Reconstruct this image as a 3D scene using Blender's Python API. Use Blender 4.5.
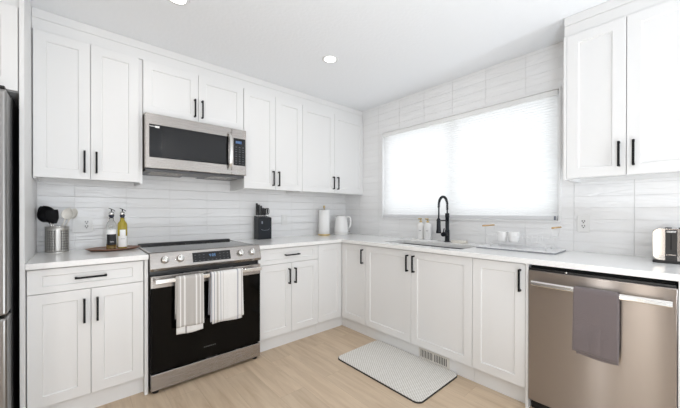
import bpy, bmesh, math, random
from mathutils import Vector, Matrix
random.seed(4)
for o in list(bpy.data.objects): bpy.data.objects.remove(o)
SC = bpy.context.scene; COL = SC.collection
PI = math.pi

# ------------------------------------------------------------ camera, world, light, exposure
cam_d = bpy.data.cameras.new('camera'); cam = bpy.data.objects.new('camera', cam_d); COL.objects.link(cam)
cam_d.sensor_fit = 'HORIZONTAL'; cam_d.sensor_width = 36.0
cam_d.lens = 36.0*298.56/680.0
cam_d.shift_y = 8.9/680.0
cam_d.clip_start = .05
yaw, pit, rol = .7216, -.0030, .0011
F = Vector((math.sin(yaw), math.cos(yaw), 0)); R_ = Vector((math.cos(yaw), -math.sin(yaw), 0)); U = Vector((0, 0, 1))
F2 = F*math.cos(pit)+U*math.sin(pit); U2 = U*math.cos(pit)-F*math.sin(pit)
R3 = R_*math.cos(rol)+U2*math.sin(rol); U3 = U2*math.cos(rol)-R_*math.sin(rol)
m = Matrix((R3, U3, -F2)).transposed().to_4x4(); m.translation = Vector((-2.6644, -2.9162, 1.1922))
cam.matrix_world = m
SC.camera = cam

w = bpy.data.worlds.new('daylight'); SC.world = w; w.use_nodes = True
bg = w.node_tree.nodes['Background']; bg.inputs[0].default_value = (.93, .965, 1, 1); bg.inputs[1].default_value = 3.0

def area(name, loc, rot, sx, sy, power, color=(1, 1, 1), shape='RECTANGLE', spread=PI):
    d = bpy.data.lights.new(name, 'AREA'); d.shape = shape; d.size = sx
    if shape == 'RECTANGLE': d.size_y = sy
    d.energy = power; d.color = color; d.spread = spread
    o = bpy.data.objects.new(name, d); COL.objects.link(o); o.location = loc; o.rotation_euler = rot
    return o
# added fills from unseen rear and left openings, upward ceiling bounce; then the sink window
area('rear_fill', (-2.45, -6.35, 1.25), (PI/2+.6, 0, 0), 1.5, 2.1, 82, (.90, .945, 1))  # unseen rear source added for flat light, tilted up to brighten the ceiling
area('reflection_strip_narrow', (-3.935, -2.215, 1.1), (0, -PI/2, 0), 1.9, .10, 9, (1, .98, .94))  # unseen narrow strip added to streak the dishwasher's reflection
area('reflection_strip_wide', (-3.935, -2.62, 1.05), (0, -PI/2, 0), 1.9, .20, 7, (1, .90, .76))  # unseen warm strip added as a second streak in the dishwasher door
area('ceiling_bounce_fill', (-2.2, -3.3, .15), (PI, 0, 0), .4, .4, 54, (.84, .92, 1), 'DISK')  # bodiless upward light added to brighten the ceiling
area('ceiling_bounce_fill', (-.6, -4.6, .6), (PI, 0, 0), .4, .4, 66, (.84, .92, 1), 'DISK')  # second added uplight without a lamp, set to graze the right cabinets
area('counter_window_daylight', (.145, -1.4854, 1.616), (0, PI/2, 0), .95, 1.66, 3.0, (.93, .955, 1))

SC.view_settings.view_transform = 'Standard'; SC.view_settings.look = 'None'
SC.view_settings.gamma = 1; SC.view_settings.use_curve_mapping = False
SC.view_settings.exposure = -0.80

# ------------------------------------------------------------ materials
def mat(name, col, rough=.5, metal=0, **k):
    m = bpy.data.materials.new(name); m.use_nodes = True
    b = m.node_tree.nodes['Principled BSDF']
    b.inputs['Base Color'].default_value = (*col, 1); b.inputs['Roughness'].default_value = rough; b.inputs['Metallic'].default_value = metal
    for kk, v in k.items():
        b.inputs[kk.replace('_', ' ')].default_value = v
    return m
def nodes(m): return m.node_tree.nodes, m.node_tree.links, m.node_tree.nodes['Principled BSDF']
def add_noise_bump(m, scale, strength, dist=.002, vec=(1, 1, 1), detail=3):
    N, L, b = nodes(m)
    tc = N.new('ShaderNodeTexCoord'); mp = N.new('ShaderNodeMapping'); mp.inputs['Scale'].default_value = vec
    n = N.new('ShaderNodeTexNoise'); n.inputs['Scale'].default_value = scale; n.inputs['Detail'].default_value = detail
    bp = N.new('ShaderNodeBump'); bp.inputs['Strength'].default_value = strength; bp.inputs['Distance'].default_value = dist
    L.new(tc.outputs['Object'], mp.inputs[0]); L.new(mp.outputs[0], n.inputs['Vector']); L.new(n.outputs[0], bp.inputs['Height']); L.new(bp.outputs[0], b.inputs['Normal'])
    return n
def ramp(N, stops, interp='LINEAR'):
    r = N.new('ShaderNodeValToRGB'); r.color_ramp.interpolation = interp
    e = r.color_ramp.elements
    while len(e) > 1: e.remove(e[-1])
    e[0].position = stops[0][0]; e[0].color = (*stops[0][1], 1)
    for p, c in stops[1:]:
        x = e.new(p); x.color = (*c, 1)
    return r

CAB = mat('cabinet_white', (.80, .798, .793), .38)
TRIM = mat('trim_white', (.84, .84, .84), .4)
PLAST = mat('white_plastic', (.86, .86, .85), .3)
BLACK = mat('matte_black_metal', (.006, .006, .007), .45, 0, Specular_IOR_Level=.2)
BLK = mat('black_enamel', (.008, .008, .009), .3)
GAP = mat('dark_gap_fill', (.01, .01, .01), .8)  # near-black; stands in for shade in slots and the vent opening
GLASSB = mat('black_glass', (.003, .003, .004), .06, 0, Specular_IOR_Level=.35)
OVENGLASS = mat('oven_black_glass', (.002, .0018, .0016), .09, 0, Specular_IOR_Level=.14)
MWGLASS = mat('microwave_window', (.012, .012, .013), .16, 0, Specular_IOR_Level=.3)
CHROME = mat('chrome', (.80, .79, .78), .08, 1)
GOLD = mat('brushed_gold', (.72, .56, .28), .3, 1)
CERAMIC = mat('white_ceramic', (.92, .915, .905), .15)
SOAPW = mat('white_bottle_plastic', (.92, .915, .905), .28)
CREAM = mat('cream_silicone', (.82, .79, .73), .4)
PAPER = mat('paper', (.93, .925, .915), .9); add_noise_bump(PAPER, 160, .3, .001)
NYLON = mat('black_nylon', (.006, .006, .007), .35, 0, Specular_IOR_Level=.3)
WOODH = mat('light_wood', (.52, .33, .14), .45)
BLUE = mat('blue_display', (.02, .05, .1), .4); BLUE.node_tree.nodes['Principled BSDF'].inputs['Emission Color'].default_value = (.25, .55, 1, 1); BLUE.node_tree.nodes['Principled BSDF'].inputs['Emission Strength'].default_value = .6
KEYG = mat('key_grey', (.11, .11, .12), .5)
LOGO = mat('logo_grey', (.06, .06, .06), .4)
VENTM = mat('register_beige', (.70, .67, .62), .45)
SHELLP = mat('outlet_plastic', (.82, .82, .81), .3)
LENS = mat('lamp_lens', (.9, .9, .9), .4); LENS.node_tree.nodes['Principled BSDF'].inputs['Emission Color'].default_value = (1, .98, .95, 1); LENS.node_tree.nodes['Principled BSDF'].inputs['Emission Strength'].default_value = 8
WALLP = mat('wall_paint', (.80, .79, .77), .7)
WALLW = mat('wall_paint_taupe', (.34, .30, .27), .7)

def steel(name, col=(.56, .53, .50), rough=.27, aniso=.75, rot=.25, bump=(1, 1, 160)):
    m = mat(name, col, rough, 1)
    N, L, b = nodes(m)
    b.inputs['Anisotropic'].default_value = aniso; b.inputs['Anisotropic Rotation'].default_value = rot
    t = N.new('ShaderNodeTangent'); t.direction_type = 'RADIAL'; t.axis = 'Z'; L.new(t.outputs[0], b.inputs['Tangent'])
    tc = N.new('ShaderNodeTexCoord'); mp = N.new('ShaderNodeMapping'); mp.inputs['Scale'].default_value = bump
    n = N.new('ShaderNodeTexNoise'); n.inputs['Scale'].default_value = 6; n.inputs['Detail'].default_value = 4
    mr = N.new('ShaderNodeMapRange'); mr.inputs['To Min'].default_value = rough*.95; mr.inputs['To Max'].default_value = rough*1.07
    L.new(tc.outputs['Object'], mp.inputs[0]); L.new(mp.outputs[0], n.inputs['Vector']); L.new(n.outputs[0], mr.inputs[0]); L.new(mr.outputs[0], b.inputs['Roughness'])
    return m
STEEL = steel('brushed_steel', (.39, .365, .345))
STEELD = steel('brushed_steel_door', (.41, .375, .355), .28, 1, .25)
# very gentle oil-canning of the sheet metal, as pressed panels have
def warp(m, scale, dist, vec):
    N, L, b = nodes(m)
    tc = N.new('ShaderNodeTexCoord'); mp = N.new('ShaderNodeMapping'); mp.inputs['Scale'].default_value = vec
    n = N.new('ShaderNodeTexNoise'); n.inputs['Scale'].default_value = scale; n.inputs['Detail'].default_value = 0
    bp = N.new('ShaderNodeBump'); bp.inputs['Strength'].default_value = 1; bp.inputs['Distance'].default_value = dist
    L.new(tc.outputs['Object'], mp.inputs[0]); L.new(mp.outputs[0], n.inputs['Vector']); L.new(n.outputs[0], bp.inputs['Height']); L.new(bp.outputs[0], b.inputs['Normal'])
warp(STEELD, 5, .0022, (1, 1, .12))
STEELP = mat('polished_steel', (.70, .69, .67), .22, 1)
STEELS = mat('sink_steel', (.13, .13, .135), .4, 1)

# quartz worktop
QUARTZ = mat('white_quartz', (.82, .81, .80), .16)
N, L, b = nodes(QUARTZ)
tc = N.new('ShaderNodeTexCoord'); n = N.new('ShaderNodeTexNoise'); n.inputs['Scale'].default_value = 90; n.inputs['Detail'].default_value = 6
r = ramp(N, [(.3, (.84, .83, .82)), (.5, (.87, .865, .855)), (.8, (.88, .875, .87))])
L.new(tc.outputs['Object'], n.inputs['Vector']); L.new(n.outputs[0], r.inputs[0]); L.new(r.outputs[0], b.inputs['Base Color'])

# ceiling: knockdown texture
CEIL = mat('ceiling_white', (.885, .90, .92), .85); add_noise_bump(CEIL, 45, .35, .004, detail=4)

# wavy glossy stacked tile
def tile(name, axis, off):
    m = mat(name, (.80, .80, .80), .14, 0, Specular_IOR_Level=.32)
    N, L, b = nodes(m)
    tc = N.new('ShaderNodeTexCoord'); sp = N.new('ShaderNodeSeparateXYZ'); cb = N.new('ShaderNodeCombineXYZ')
    L.new(tc.outputs['Object'], sp.inputs[0])
    a1 = N.new('ShaderNodeMath'); a1.operation = 'ADD'; a1.inputs[1].default_value = off+30.8; L.new(sp.outputs[axis], a1.inputs[0])
    a2 = N.new('ShaderNodeMath'); a2.operation = 'ADD'; a2.inputs[1].default_value = -.985+7.95; L.new(sp.outputs['Z'], a2.inputs[0])
    L.new(a1.outputs[0], cb.inputs[0]); L.new(a2.outputs[0], cb.inputs[1])
    br = N.new('ShaderNodeTexBrick'); br.offset = 0; br.offset_frequency = 1; br.squash = 1
    br.inputs['Scale'].default_value = 1; br.inputs['Brick Width'].default_value = .308; br.inputs['Row Height'].default_value = .0795
    br.inputs['Mortar Size'].default_value = .0011; br.inputs['Mortar Smooth'].default_value = .3; br.inputs['Bias'].default_value = 0
    br.inputs['Color1'].default_value = (.89, .89, .89, 1); br.inputs['Color2'].default_value = (.875, .875, .875, 1); br.inputs['Mortar'].default_value = (.83, .83, .83, 1)
    L.new(cb.outputs[0], br.inputs['Vector']); L.new(br.outputs['Color'], b.inputs['Base Color'])
    mp = N.new('ShaderNodeMapping'); mp.inputs['Rotation'].default_value = (0, 0, .25); mp.inputs['Scale'].default_value = (5, 26, 1); L.new(cb.outputs[0], mp.inputs[0])
    n = N.new('ShaderNodeTexNoise'); n.inputs['Scale'].default_value = 1; n.inputs['Detail'].default_value = 1.5; n.inputs['Distortion'].default_value = .6; L.new(mp.outputs[0], n.inputs['Vector'])
    mu = N.new('ShaderNodeMath'); mu.operation = 'MULTIPLY_ADD'; L.new(br.outputs['Fac'], mu.inputs[0]); mu.inputs[1].default_value = -.5; L.new(n.outputs[0], mu.inputs[2])
    bp = N.new('ShaderNodeBump'); bp.inputs['Strength'].default_value = 1; bp.inputs['Distance'].default_value = .0065
    L.new(mu.outputs[0], bp.inputs['Height']); L.new(bp.outputs[0], b.inputs['Normal'])
    return m
TILEA = tile('wavy_tile_range_wall', 'X', 2.678)
TILEB = tile('wavy_tile_window_wall', 'Y', 2.419)

# oak planks, running along Y
OAK = mat('oak_planks', (.5, .36, .22), .42)
N, L, b = nodes(OAK)
tc = N.new('ShaderNodeTexCoord'); sp = N.new('ShaderNodeSeparateXYZ'); cb = N.new('ShaderNodeCombineXYZ')
L.new(tc.outputs['Object'], sp.inputs[0])
ay = N.new('ShaderNodeMath'); ay.operation = 'ADD'; ay.inputs[1].default_value = 20.3; L.new(sp.outputs['Y'], ay.inputs[0])
ax = N.new('ShaderNodeMath'); ax.operation = 'ADD'; ax.inputs[1].default_value = 20.05; L.new(sp.outputs['X'], ax.inputs[0])
L.new(ay.outputs[0], cb.inputs[0]); L.new(ax.outputs[0], cb.inputs[1])
br = N.new('ShaderNodeTexBrick'); br.offset = .37; br.offset_frequency = 2
br.inputs['Scale'].default_value = 1; br.inputs['Brick Width'].default_value = 1.22; br.inputs['Row Height'].default_value = .18
br.inputs['Mortar Size'].default_value = .0009; br.inputs['Mortar Smooth'].default_value = .4
br.inputs['Color1'].default_value = (0, 0, 0, 1); br.inputs['Color2'].default_value = (1, 1, 1, 1); br.inputs['Mortar'].default_value = (.5, .5, .5, 1)
L.new(cb.outputs[0], br.inputs['Vector'])
mp = N.new('ShaderNodeMapping'); mp.inputs['Scale'].default_value = (1.6, 16, 1); L.new(cb.outputs[0], mp.inputs[0])
of = N.new('ShaderNodeVectorMath'); of.operation = 'MULTIPLY_ADD'; of.inputs[1].default_value = (7, 3, 5); L.new(br.outputs['Color'], of.inputs[0]); L.new(mp.outputs[0], of.inputs[2])
n = N.new('ShaderNodeTexNoise'); n.inputs['Scale'].default_value = 1.3; n.inputs['Detail'].default_value = 7; n.inputs['Roughness'].default_value = .62; n.inputs['Distortion'].default_value = .7
L.new(of.outputs[0], n.inputs['Vector'])
r = ramp(N, [(.26, (.50, .37, .245)), (.45, (.60, .46, .325)), (.6, (.66, .52, .375)), (.8, (.71, .57, .42))])
L.new(n.outputs[0], r.inputs[0])
hv = N.new('ShaderNodeHueSaturation'); mr = N.new('ShaderNodeMapRange'); mr.inputs['To Min'].default_value = .93; mr.inputs['To Max'].default_value = 1.02
L.new(br.outputs['Color'], mr.inputs[0]); L.new(mr.outputs[0], hv.inputs['Value']); L.new(r.outputs[0], hv.inputs['Color'])
mx = N.new('ShaderNodeMix'); mx.data_type = 'RGBA'; mx.inputs['B'].default_value = (.42, .31, .21, 1)
L.new(br.outputs['Fac'], mx.inputs['Factor']); L.new(hv.outputs[0], mx.inputs['A']); L.new(mx.outputs['Result'], b.inputs['Base Color'])
bp = N.new('ShaderNodeBump'); bp.inputs['Strength'].default_value = .25; bp.inputs['Distance'].default_value = .002; L.new(n.outputs[0], bp.inputs['Height']); L.new(bp.outputs[0], b.inputs['Normal'])

# walnut
WALNUT = mat('walnut', (.2, .09, .05), .35)
N, L, b = nodes(WALNUT)
tc = N.new('ShaderNodeTexCoord'); mp = N.new('ShaderNodeMapping'); mp.inputs['Scale'].default_value = (3, 40, 40); n = N.new('ShaderNodeTexNoise'); n.inputs['Scale'].default_value = 2; n.inputs['Detail'].default_value = 4
r = ramp(N, [(.3, (.16, .075, .045)), (.7, (.36, .18, .11))])
L.new(tc.outputs['Object'], mp.inputs[0]); L.new(mp.outputs[0], n.inputs['Vector']); L.new(n.outputs[0], r.inputs[0]); L.new(r.outputs[0], b.inputs['Base Color'])

# stripes along local X for the tea towels: stops in metres from the thing's origin
def stripes(name, x0, x1, stops, rough=.95, weave=700):
    m = mat(name, (.8, .8, .8), rough)
    N, L, b = nodes(m)
    tc = N.new('ShaderNodeTexCoord'); sp = N.new('ShaderNodeSeparateXYZ'); mr = N.new('ShaderNodeMapRange')
    mr.inputs['From Min'].default_value = x0; mr.inputs['From Max'].default_value = x1
    r = ramp(N, stops, 'CONSTANT')
    L.new(tc.outputs['Object'], sp.inputs[0]); L.new(sp.outputs['X'], mr.inputs[0]); L.new(mr.outputs[0], r.inputs[0])
    n = N.new('ShaderNodeTexNoise'); n.inputs['Scale'].default_value = weave; n.inputs['Detail'].default_value = 1
    mp = N.new('ShaderNodeMapRange'); mp.inputs['To Min'].default_value = .82; mp.inputs['To Max'].default_value = 1.12; L.new(n.outputs[0], mp.inputs[0])
    h = N.new('ShaderNodeHueSaturation'); L.new(mp.outputs[0], h.inputs['Value']); L.new(r.outputs[0], h.inputs['Color']); L.new(tc.outputs['Object'], n.inputs['Vector'])
    L.new(h.outputs[0], b.inputs['Base Color'])
    bp = N.new('ShaderNodeBump'); bp.inputs['Strength'].default_value = .4; bp.inputs['Distance'].default_value = .001; L.new(n.outputs[0], bp.inputs['Height']); L.new(bp.outputs[0], b.inputs['Normal'])
    b.inputs['Sheen Weight'].default_value = .3
    return m

# ------------------------------------------------------------ mesh helpers
def bx(bm, x0, x1, y0, y1, z0, z1, bev=0, seg=2):
    if x1 < x0: x0, x1 = x1, x0
    if y1 < y0: y0, y1 = y1, y0
    if z1 < z0: z0, z1 = z1, z0
    g = bmesh.ops.create_cube(bm, size=1)
    vs = g['verts']
    for v in vs:
        v.co = Vector((x0+(v.co.x+.5)*(x1-x0), y0+(v.co.y+.5)*(y1-y0), z0+(v.co.z+.5)*(z1-z0)))
    if bev:
        es = list({e for v in vs for e in v.link_edges})
        bmesh.ops.bevel(bm, geom=es, offset=bev, segments=seg, affect='EDGES', profile=.5)
    return bm
def box(*a, **k): return bx(bmesh.new(), *a, **k)
def lathe(bm, prof, c=(0, 0, 0), n=32, axis='Z', sx=1, sy=1):
    """prof: (radius, height) from bottom to top; closed by caps when radius is 0"""
    rings = []
    for (r, h) in prof:
        if r < 1e-6: rings.append([bm.verts.new(_ax(0, 0, h, c, axis))])
        else: rings.append([bm.verts.new(_ax(r*sx*math.cos(2*PI*i/n), r*sy*math.sin(2*PI*i/n), h, c, axis)) for i in range(n)])
    for a, b in zip(rings, rings[1:]):
        for i in range(n):
            j = (i+1) % n
            f = None
            if len(a) == 1 and len(b) > 1: f = bm.faces.new((a[0], b[j], b[i])) if False else bm.faces.new((a[0], b[i], b[j]))
            elif len(b) == 1 and len(a) > 1: f = bm.faces.new((a[i], a[j], b[0]))
            elif len(a) > 1: f = bm.faces.new((a[i], a[j], b[j], b[i]))
            if f: f.smooth = True
    return bm
def _ax(x, y, h, c, axis):
    if axis == 'Z': return (c[0]+x, c[1]+y, c[2]+h)
    if axis == 'Y': return (c[0]+x, c[1]+h, c[2]+y)
    return (c[0]+h, c[1]+x, c[2]+y)
def disc(bm, r, z0, z1, c=(0, 0, 0), n=32, bev=.001, axis='Z'):
    s = 1 if z1 > z0 else -1
    return lathe(bm, [(0, z0), (r-bev, z0), (r, z0+s*bev), (r, z1-s*bev), (r-bev, z1), (0, z1)], c, n, axis)
def tube(bm, pts, r, n=10, closed=False):
    pts = [Vector(p) for p in pts]
    rs = r if isinstance(r, (list, tuple)) else [r]*len(pts)
    rings = []; up = None
    N_ = len(pts)
    for i, p in enumerate(pts):
        if closed: t = pts[(i+1) % N_]-pts[i-1]
        else: t = (pts[min(i+1, N_-1)]-pts[max(i-1, 0)])
        t.normalize()
        if up is None:
            up = Vector((0, 0, 1)) if abs(t.z) < .9 else Vector((1, 0, 0))
        s = t.cross(up).normalized(); up = s.cross(t).normalized()
        rings.append([bm.verts.new(p+rs[i]*(s*math.cos(2*PI*k/n)+up*math.sin(2*PI*k/n))) for k in range(n)])
    pr = list(zip(rings, rings[1:]))
    if closed: pr.append((rings[-1], rings[0]))
    for a, b in pr:
        for k in range(n):
            f = bm.faces.new((a[k], a[(k+1) % n], b[(k+1) % n], b[k])); f.smooth = True
    if not closed:
        bm.faces.new(rings[0][::-1]); bm.faces.new(rings[-1])
    return bm
def prism(bm, prof, a0, a1, axis='X', bev=0):
    """extrude a closed 2-D outline; axis X: prof=(y,z); axis Y: prof=(x,z); axis Z: prof=(x,y)"""
    def P(u, v, a):
        return (a, u, v) if axis == 'X' else ((u, a, v) if axis == 'Y' else (u, v, a))
    A = [bm.verts.new(P(u, v, a0)) for u, v in prof]; B = [bm.verts.new(P(u, v, a1)) for u, v in prof]
    k = len(prof)
    fs = [bm.faces.new(A[::-1]), bm.faces.new(B)]
    for i in range(k): fs.append(bm.faces.new((A[i], A[(i+1) % k], B[(i+1) % k], B[i])))
    if bev:
        bmesh.ops.bevel(bm, geom=list({e for f in fs for e in f.edges}), offset=bev, segments=2, affect='EDGES', profile=.5)
    return bm
def rrect(x0, x1, y0, y1, r, n=6):
    o = []
    for cx, cy, a in ((x1-r, y1-r, 0), (x0+r, y1-r, 90), (x0+r, y0+r, 180), (x1-r, y0+r, 270)):
        for i in range(n+1):
            t = math.radians(a+90*i/n); o.append((cx+r*math.cos(t), cy+r*math.sin(t)))
    return o
def annulus(bm, r0, r1, z, c, n=48):
    a = [bm.verts.new((c[0]+r0*math.cos(2*PI*i/n), c[1]+r0*math.sin(2*PI*i/n), z)) for i in range(n)]
    b = [bm.verts.new((c[0]+r1*math.cos(2*PI*i/n), c[1]+r1*math.sin(2*PI*i/n), z)) for i in range(n)]
    for i in range(n): bm.faces.new((a[i], b[i], b[(i+1) % n], a[(i+1) % n]))
    return bm
def arc(c, r, a0, a1, n, plane='XZ'):
    o = []
    for i in range(n+1):
        t = math.radians(a0+(a1-a0)*i/n); u, v = r*math.cos(t), r*math.sin(t)
        o.append({'XZ': (c[0]+u, c[1], c[2]+v), 'YZ': (c[0], c[1]+u, c[2]+v), 'XY': (c[0]+u, c[1]+v, c[2])}[plane])
    return o
SEG = {'0': 'abcdef', '1': 'bc', '2': 'abged', '3': 'abgcd', '4': 'fgbc', '5': 'afgcd', '6': 'afgedc', '7': 'abc', '8': 'abcdefg', '9': 'abcdfg'}
def digits(bm, text, x, z, h, put):
    """seven-segment figures; put(x0,x1,z0,z1) adds one bar"""
    wd = h*.5; t = h*.14
    for ch in text:
        if ch == ':':
            put(x, x+t, z+h*.25, z+h*.25+t); put(x, x+t, z+h*.65, z+h*.65+t); x += t*2.5; continue
        for s in SEG[ch]:
            q = {'a': (0, wd, h-t, h), 'd': (0, wd, 0, t), 'g': (0, wd, h/2-t/2, h/2+t/2), 'b': (wd-t, wd, h/2, h), 'c': (wd-t, wd, 0, h/2), 'f': (0, t, h/2, h), 'e': (0, t, 0, h/2)}[s]
            put(x+q[0], x+q[1], z+q[2], z+q[3])
        x += wd*1.4

def link_mesh(name, bm, material, off=Vector((0, 0, 0)), fix=True):
    bmesh.ops.translate(bm, verts=bm.verts, vec=-Vector(off))
    if fix: bmesh.ops.recalc_face_normals(bm, faces=bm.faces)
    me = bpy.data.meshes.new(name); bm.to_mesh(me); bm.free()
    me.materials.append(material)
    o = bpy.data.objects.new(name, me); COL.objects.link(o)
    return o
class Thing:
    """frame 'A': x,y,z are world. frame 'B': local x runs along the window wall toward the camera (world -y), local y is world x"""
    def __init__(s, name, label, cat, base, group=None, frame='A'):
        s.o = Vector(base); s.e = bpy.data.objects.new(name, None); COL.objects.link(s.e); s.e.empty_display_size = .05
        if frame == 'B':
            s.e.location = (base[1], -base[0], base[2]); s.e.rotation_euler = (0, 0, -PI/2)
        else: s.e.location = base
        s.e['label'] = label; s.e['category'] = cat
        if group: s.e['group'] = group
    def part(s, name, bm, material, parent=None, label=None, fix=True):
        ob = link_mesh(name, bm, material, s.o, fix); ob.parent = parent or s.e
        if label: ob['label'] = label
        return ob
def single(name, bm, material, label, cat, base, group=None, frame='A', fix=True):
    o = link_mesh(name, bm, material, Vector(base), fix)
    if frame == 'B': o.location = (base[1], -base[0], base[2]); o.rotation_euler = (0, 0, -PI/2)
    else: o.location = base
    o['label'] = label; o['category'] = cat
    if group: o['group'] = group
    return o
def struct(name, bm, material):
    o = link_mesh(name, bm, material); o['kind'] = 'structure'; return o

# ------------------------------------------------------------ the room
H = 2.441; XW = -3.95; YB = -6.5
def wall_panels(bm, axis, pos, thick, u0, u1, z0, z1, holes):
    """boxes of a wall around rectangular holes (u0,u1,z0,z1), holes sorted along u"""
    def put(a, b, c, d):
        if b-a < 1e-4 or d-c < 1e-4: return
        if axis == 'X': bx(bm, pos, pos+thick, a, b, c, d)
        else: bx(bm, a, b, pos, pos+thick, c, d)
    u = u0
    for (a, b, c, d) in holes:
        put(u, a, z0, z1); put(a, b, z0, c); put(a, b, d, z1); u = b
    put(u, u1, z0, z1); return bm
struct('floor', box(XW, .15, YB, .15, -.08, 0), OAK)
struct('ceiling', box(XW, .15, YB, .15, H, H+.08), CEIL)
struct('wall_range', box(XW, .15, 0, .15, 0, H), TILEA)
WY0, WY1, WZ0, WZ1 = -2.3419, -.6289, 1.1168, 2.1149
struct('wall_window', wall_panels(bmesh.new(), 'X', 0, .15, YB, 0, 0, H, [(WY0+.008, WY1-.008, WZ0+.008, WZ1-.008)]), TILEB)
struct('wall_left', wall_panels(bmesh.new(), 'X', XW-.12, .12, YB, .0, 0, H, [(-4.7, -3.1, .6, 2.1), (-2.74, -2.50, .05, 2.1), (-2.28, -2.15, .1, 2.1)]), WALLW)  # unseen wall; taupe and narrow slots added to streak the dishwasher's reflection
struct('wall_back', wall_panels(bmesh.new(), 'Y', YB-.12, .12, XW, .15, 0, H, [(-3.2, -1.7, .05, 2.3), (-.88, -.74, .05, 2.2)]), WALLP)  # unseen wall; narrow slot added for a bright reflection on the range

# window over the sink: frame, mullion, panes
def frame_ring(bm, y0, y1, z0, z1, x0, x1, t, bev=.001):
    bx(bm, x0, x1, y0, y1, z0, z0+t, bev); bx(bm, x0, x1, y0, y1, z1-t, z1, bev)
    bx(bm, x0, x1, y0, y0+t, z0+t, z1-t, bev); bx(bm, x0, x1, y1-t, y1, z0+t, z1-t, bev)
    return bm
wf = struct('window_1', frame_ring(bmesh.new(), WY0, WY1, WZ0, WZ1, -.012, .13, .013), TRIM)
sash = frame_ring(bmesh.new(), WY0+.013, WY1-.013, WZ0+.013, WZ1-.013, .07, .12, .045)
bx(sash, .07, .12, -1.51, -1.45, WZ0+.058, WZ1-.058)
s_ = struct('window_sash', sash, PLAST); s_.parent = wf
GL = bpy.data.materials.new('window_glass'); GL.use_nodes = True
N = GL.node_tree.nodes; L = GL.node_tree.links; N.remove(N['Principled BSDF'])
tr = N.new('ShaderNodeBsdfTransparent'); tr.inputs[0].default_value = (.96, .965, .965, 1); gs = N.new('ShaderNodeBsdfGlossy'); gs.inputs['Roughness'].default_value = 0
mg = N.new('ShaderNodeMixShader'); mg.inputs[0].default_value = .06; L.new(tr.outputs[0], mg.inputs[1]); L.new(gs.outputs[0], mg.inputs[2]); L.new(mg.outputs[0], N['Material Output'].inputs[0])
g_ = struct('window_glass', box(.093, .097, WY0+.05, WY1-.05, WZ0+.05, WZ1-.05), GL); g_.parent = wf

# cellular shade: pleated cloth that lets daylight through
SH = bpy.data.materials.new('shade_cloth'); SH.use_nodes = True
N = SH.node_tree.nodes; L = SH.node_tree.links; N.remove(N['Principled BSDF'])
d1 = N.new('ShaderNodeBsdfDiffuse'); d1.inputs[0].default_value = (.88, .88, .88, 1)
t1 = N.new('ShaderNodeBsdfTranslucent'); t1.inputs[0].default_value = (.93, .93, .93, 1)
ms = N.new('ShaderNodeMixShader'); ms.inputs[0].default_value = .5
L.new(d1.outputs[0], ms.inputs[1]); L.new(t1.outputs[0], ms.inputs[2]); L.new(ms.outputs[0], N['Material Output'].inputs[0])
sh = Thing('cellular_shade', 'white pleated cellular shade lowered over the wide window above the sink', 'window shade', (.02, -1.4854, WZ0+.014))
bm = bmesh.new(); zt, zb = WZ1-.05, WZ0+.045; k = int((zt-zb)/.0105)//2*2; prev = None
for i in range(k+1):
    z = zb+(zt-zb)*i/k; x = .012+(.0022 if i % 2 else 0)
    a = bm.verts.new((x, WY0+.026, z)); c = bm.verts.new((x, WY1-.022, z))
    if prev: bm.faces.new((prev[0], prev[1], c, a))
    prev = (a, c)
sh.part('shade_cloth', bm, SH)
sh.part('head_rail', box(-.004, .035, WY0+.02, WY1-.018, zt-.004, WZ1-.014, .003), PLAST)
RAILM = mat('rail_grey', (.74, .745, .76), .4)
sh.part('bottom_rail', box(.0, .028, WY0+.022, WY1-.018, WZ0+.016, zb+.003, .003), RAILM, label='pale grey bottom rail')
sh.part('rail_clip', box(-.006, -.0002, WY0+.03, WY0+.042, WZ0+.017, WZ0+.046, .002), mat('clip_grey', (.18, .2, .24), .4), label='dark grey clip')

# frames of unseen openings behind the camera, added for light and reflections
struct('window_2', frame_ring(bmesh.new(), -4.7, -3.1, .6, 2.1, XW-.06, XW+.02, .06), TRIM)
pd = bmesh.new()
for a, b_ in ((-3.2, -3.12), (-2.50, -2.40), (-1.78, -1.7)): bx(pd, a, b_, YB-.06, YB+.02, .05, 2.3)
bx(pd, -3.2, -1.7, YB-.06, YB+.02, 2.22, 2.3); bx(pd, -3.2, -1.7, YB-.06, YB+.02, .05, .13)
struct('door_1', pd, TRIM)
struct('reflection_frame', frame_ring(bmesh.new(), -2.80, -2.44, .0, 2.16, XW-.06, XW+.012, .06), mat('reflection_frame_wood', (.35, .25, .17), .5))  # unseen frame added round the wide slot to band the dishwasher's reflection

# cabinet crown and frieze boards
bm = bmesh.new()
bx(bm, -2.8712, -.001, -.3105, -.002, 2.384, H-.001, .0015); bx(bm, -2.8712, -.001, -.3085, -.002, 2.310, 2.3825)
struct('trim_1', bm, CAB)
bm = bmesh.new()
bx(bm, -.3105, -.002, -3.01, -2.4236, 2.384, H-.001, .0015); bx(bm, -.3085, -.002, -3.01, -2.4246, 2.310, 2.3825)
struct('trim_2', bm, CAB)
bm = bmesh.new(); bx(bm, -3.80, -2.8925, -.628, -.002, 2.255, H-.001, .001)
struct('trim_3', bm, CAB)

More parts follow.
